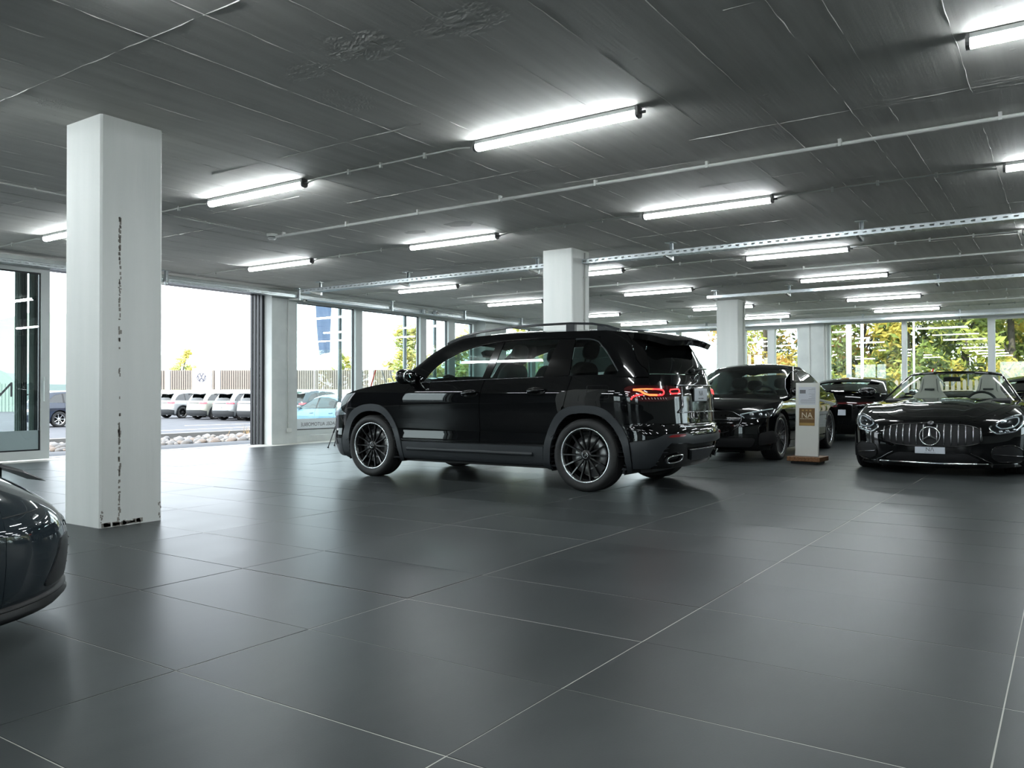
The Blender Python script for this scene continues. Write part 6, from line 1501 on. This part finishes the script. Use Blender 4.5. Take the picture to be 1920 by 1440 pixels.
lg.lathe([(R_*.86, -.01), (R_*.86, .012), (R_, .012), (R_, -.01)], 40, Matrix.Translation((0, -.125, 2.68)) @ Matrix.Rotation(PI/2, 4, 'X'), True); lg.build('logo_ring', M['vw_blue'], t)
def bar(p, q, w):
    p = Vector(p); q = Vector(q); d = (q-p).normalized(); n_ = Vector((-d.y, d.x))*w/2
    return [(p+n_), (p-n_), (q-n_), (q+n_)]
for a, b_ in (((-.13, .285), (0, .04)), ((.13, .285), (0, .04)), ((-.27, .13), (-.135, -.255)), ((-.135, -.255), (0, .0)), ((0, .0), (.135, -.255)), ((.135, -.255), (.27, .13))):
    MB().prism([(v.x, v.y+2.68) for v in bar(a, b_, .075)], -.135, -.115, 'xz').build('logo_stroke', M['vw_blue'], t)
M['flag_blue'] = mat('blue_flag_cloth', (0.055, 0.085, 0.15), 0.8); M['flag_green'] = mat('green_flag_cloth', (0.06, 0.18, 0.13), 0.8)
def flag(px, depth, z0, z1, wd, m, label, seed):
    p = depth_pt(px, depth, LOT); t = thing('flag', label, 'flag', p, bang); n_, k_ = 14, 20; vs = []; fs = []
    for i in range(k_+1):
        z = z0+(z1-z0)*i/k_-LOT; sh_ = .35*((1-i/k_)**2)
        for j in range(n_+1):
            u = j/n_; vs.append((u*wd*(.92+.08*i/k_)+sh_*.8*(1-u), .10*math.sin(9*u+2.5*i/k_*2+seed)*u, z+.18*(u-.5)*(1-i/k_)))
    nv = n_+1
    for i in range(k_):
        for j in range(n_): fs.append((i*nv+j, i*nv+j+1, (i+1)*nv+j+1, (i+1)*nv+j))
    b_ = len(vs); vs += [(x, y+.012, z) for x, y, z in vs]; fs += [tuple(q+b_ for q in f[::-1]) for f in fs]
    mesh_obj('cloth', vs, fs, m, t, True); MB().tube([(-.06, 0, 0), (-.06, 0, z1-LOT+.3)], .04, 8).build('pole', M['sign_white'], t)
flag(591, 55, 3.65, 8.2, 1.10, M['flag_blue'], 'blue flag hanging outside the window beside the door pier', 1)
flag(536, 56, 3.5, 8.2, .66, M['flag_green'], 'green flag hanging just behind the door pier', 2.4)

# ---- trees
LEAF = []
def leaf_mat(nm, c):
    m = mat(nm, c, .7); n, l, b = nodes(m); out = n['Material Output']; tr = n.new('ShaderNodeBsdfTranslucent'); tr.inputs[0].default_value = (c[0]*1.2, c[1]*1.15, c[2]*.6, 1)
    mx = n.new('ShaderNodeMixShader'); mx.inputs[0].default_value = .45; l.new(b.outputs[0], mx.inputs[1]); l.new(tr.outputs[0], mx.inputs[2]); l.new(mx.outputs[0], out.inputs[0]); return m
LM = {'y': leaf_mat('yellow_leaf', (0.42, 0.34, 0.07)), 'g': leaf_mat('green_leaf', (0.15, 0.20, 0.045)), 'l': leaf_mat('lime_leaf', (0.31, 0.34, 0.08)), 'o': leaf_mat('orange_leaf', (0.44, 0.26, 0.07)), 'd': leaf_mat('dark_leaf', (0.05, 0.075, 0.02))}
LM['p'] = leaf_mat('hazed_yellow_leaf', (0.50, 0.46, 0.16)); LM['q'] = leaf_mat('hazed_green_leaf', (0.34, 0.40, 0.16))  # colours lifted to carry the haze and overexposure of distant foliage
M['bark'] = mat('grey_bark', (0.07, 0.06, 0.05), 0.9)
def tree(x, y, z, h, r, mix, label, n_leaf, seed, size=.13, low=.12, name='tree'):
    r_ = random.Random(seed); t = thing(name, label, 'tree', (x, y, z), group='trees outside')
    mb = MB(); mb.tube([(0, 0, -.1), (.1, .05, h*.35), (-.05, .1, h*.7), (.0, .0, h*.92)], [h*.022, h*.017, h*.011, .02], 8); mb.build('trunk', M['bark'], t)
    cl_ = []
    for k in range(26):
        a = r_.uniform(0, 2*PI); zz = r_.uniform(low, 1.0); rad = r*math.sqrt(r_.uniform(.05, 1))*(1-.55*max(0, zz-.55)/.45)
        cl_.append((Vector((rad*math.cos(a), rad*math.sin(a), zz*h)), r_.uniform(.22, .42)*r, r_.choice(mix)))
    for k in range(9):
        c = cl_[k][0]; s0 = Vector((0, 0, max(.2, c.z*.55))); MB().tube([s0, s0.lerp(c, .5)+Vector((0, 0, .1)), c], [.05, .03, .012], 6).build('branch', M['bark'], t)
    by = {}
    for k in range(n_leaf):
        c, cr, mc = r_.choice(cl_); d = Vector((r_.gauss(0, 1), r_.gauss(0, 1), r_.gauss(0, 1))).normalized()*cr*r_.uniform(.35, 1.08)
        if r_.random() < .22: mc = r_.choice(mix)
        p = c+d
        if p.z < .1: continue
        u = Vector((r_.gauss(0, 1), r_.gauss(0, 1), r_.gauss(0, 1))).normalized(); w = u.orthogonal().normalized(); s = size*r_.uniform(.6, 1.35); v, f = by.setdefault(mc, ([], []))
        q = len(v); v += [p-u*s, p+w*s*.42, p+u*s, p-w*s*.42]; f.append((q, q+1, q+2, q+3))
    for mc, (v, f) in by.items():
        o = mesh_obj('foliage', v, f, LM[mc], t); o['kind'] = 'stuff'
KINDS = [('gglyd', 'leafy green tree'), ('yyllg', 'yellow-green autumn tree'), ('oyyl', 'golden orange autumn tree'), ('gldl', 'bushy mid-green tree'), ('ooyd', 'rusty orange tree')]
spots = [(33.5, 10.2, 6.4, 2.1, 2, 'seen left of the far column'), (35.5, 8.6, 7.0, 2.3, 4, 'behind the far balcony door'), (34.0, 6.6, 6.2, 2.2, 0, 'behind the narrow far windows'), (33.0, 4.9, 7.2, 2.3, 1, 'behind the white posts'), (35.0, 3.2, 7.6, 2.5, 0, 'behind the window beside the posts'), (33.0, 1.6, 7.0, 2.2, 3, 'behind the red logo stroke'), (36.0, .2, 8.2, 2.6, 1, 'behind the wide far window'), (33.5, -1.4, 7.4, 2.5, 2, 'at the end of the picket fence'), (36.0, -3.4, 8.0, 2.8, 0, 'beyond the garden lawn end'), (40.0, 1.8, 9.0, 3.2, 1, 'in the back row of the garden'), (38.0, -7.5, 8.5, 3.5, 1, 'at the side of the garden'), (37, -12.5, 8.5, 3.5, 0, 'far along the garden edge')]
for k, (x, y, h, r, kd, where) in enumerate(spots): tree(x, y, -.05, h, r, KINDS[kd][0], KINDS[kd][1]+' '+where, 5200 if k < 9 else 3600, 40+k, .15 if k < 9 else .2, .06)
for k, (x, y, h, r) in enumerate([(30.6, 7.4, 2.2, 1.2), (30.8, 5.4, 2.0, 1.1), (30.6, 3.6, 2.3, 1.2), (30.9, 1.9, 2.0, 1.2), (30.6, .2, 2.2, 1.2), (30.8, -1.8, 2.2, 1.3)]):
    tree(x, y, -.05, h, r, 'gdly', ['low green bush', 'low dense bush', 'rounded bush', 'squat bush', 'spreading bush', 'low leafy bush'][k]+' behind the garden fence, '+['below the balcony door', 'next to the white posts', 'under the window beside the posts', 'under the red stroke', 'behind the roadster', 'by the fence end'][k], 1800, 80+k, .12, .1, 'bush')
for px, dp, h, r, kd, lb in [(340, 72, 5.2, 1.3, 1, 'small yellowish tree behind the noise barrier near the pylon sign'), (770, 56, 6.0, 1.5, 1, 'yellow-green tree outside the narrow window'), (735, 70, 4.2, 1.7, 3, 'green tree beyond the noise barrier'), (640, 74, 5.0, 1.2, 2, 'thin autumn tree over the noise barrier'), (860, 56, 5.5, 2.2, 3, 'broad green tree outside the far end of the window wall'), (985, 52, 6.0, 2.2, 1, 'autumn tree outside the far corner windows')]:
    p = depth_pt(px, dp, LOT); tree(p.x, p.y, LOT, h, r, 'pq', lb, 2200, int(px), .20, .25)
# ---- garden fence and white posts
M['picket'] = mat('weathered_picket', (0.22, 0.19, 0.16), 0.85)
t = thing('picket_fence', 'low weathered picket fence in the garden beyond the far windows', 'fence', (28.7, 0, -.05))
pk = MB().prism([(-.05, 0), (.05, 0), (.05, 1.36), (0, 1.42), (-.05, 1.36)], -.012, .012, 'yz').build('picket', M['picket'], t); pk.location = (0, -5, 0)
for k in range(1, 90):
    o = pk.copy(); link(o, t); o.location = (0, -5+k*.16, 0)
for z in (.35, 1.05): MB().box(.012, .05, -5.05, 9.35, z-.04, z+.04).build('rail', M['picket'], t)
for px, xx, rr_, lb in ((1592, 25.3, .075, 'thick white post outside the far window'), (1617, 25.6, .045, 'thinner white post beside the thick one'), (1714, 26.5, .03, 'thin white pole outside the window with the red stroke')):
    an = YAW-math.atan((px-960)/F_PX); p = Vector((xx, xx*math.tan(an), -.05)); t = thing('white_post', lb, 'post', p)
    MB().tube([(0, 0, 0), (0, 0, 4.2)], rr_, 14).build('shaft', M['sign_white'], t); MB().bbox(-rr_*1.8, rr_*1.8, -rr_*1.8, rr_*1.8, 0, .02, .004).build('base_plate', M['galv'], t)
# ---- pale hall and hills in the distance
M['hall'] = mat('pale_green_metal_hall', (0.16, 0.22, 0.20), 0.6); M['hill'] = mat('hazy_hill', (0.16, 0.20, 0.16), 1.0)
p = depth_pt(-40, 70, LOT); t = thing('metal_hall', 'pale green corrugated metal hall far beyond the sliding leaf', 'building', p, bang)
MB().prism([(-9, 0), (3.2, 0), (3.2, 2.4), (2.4, 3.3), (1.0, 3.9), (-9, 4.3)], 0, 14, 'xz').build('hall_body', M['hall'], t)
for k in range(40): MB().box(-8.9+k*.30, -8.82+k*.30, -.05, 0, 0, 2.4).build('corrugation', M['hall'], t)
vs = []; fs = []; N_ = 60
for k in range(N_+1):
    px = -1200+k*60; base = depth_pt(px, 420, -1); hz = 14+9*math.sin(k*.37)+5*math.sin(k*.9+1)+(22 if k < 21 else 22*math.exp(-((k-21)/6)**2))
    back = depth_pt(px, 520, -1); vs += [base, base.lerp(back, .5)+Vector((0, 0, hz)), back]
for k in range(N_): fs += [(3*k, 3*k+3, 3*k+4, 3*k+1), (3*k+1, 3*k+4, 3*k+5, 3*k+2)]
struct(mesh_obj('hills', vs, fs, M['hill'], None, True))
bpy.context.view_layer.update()
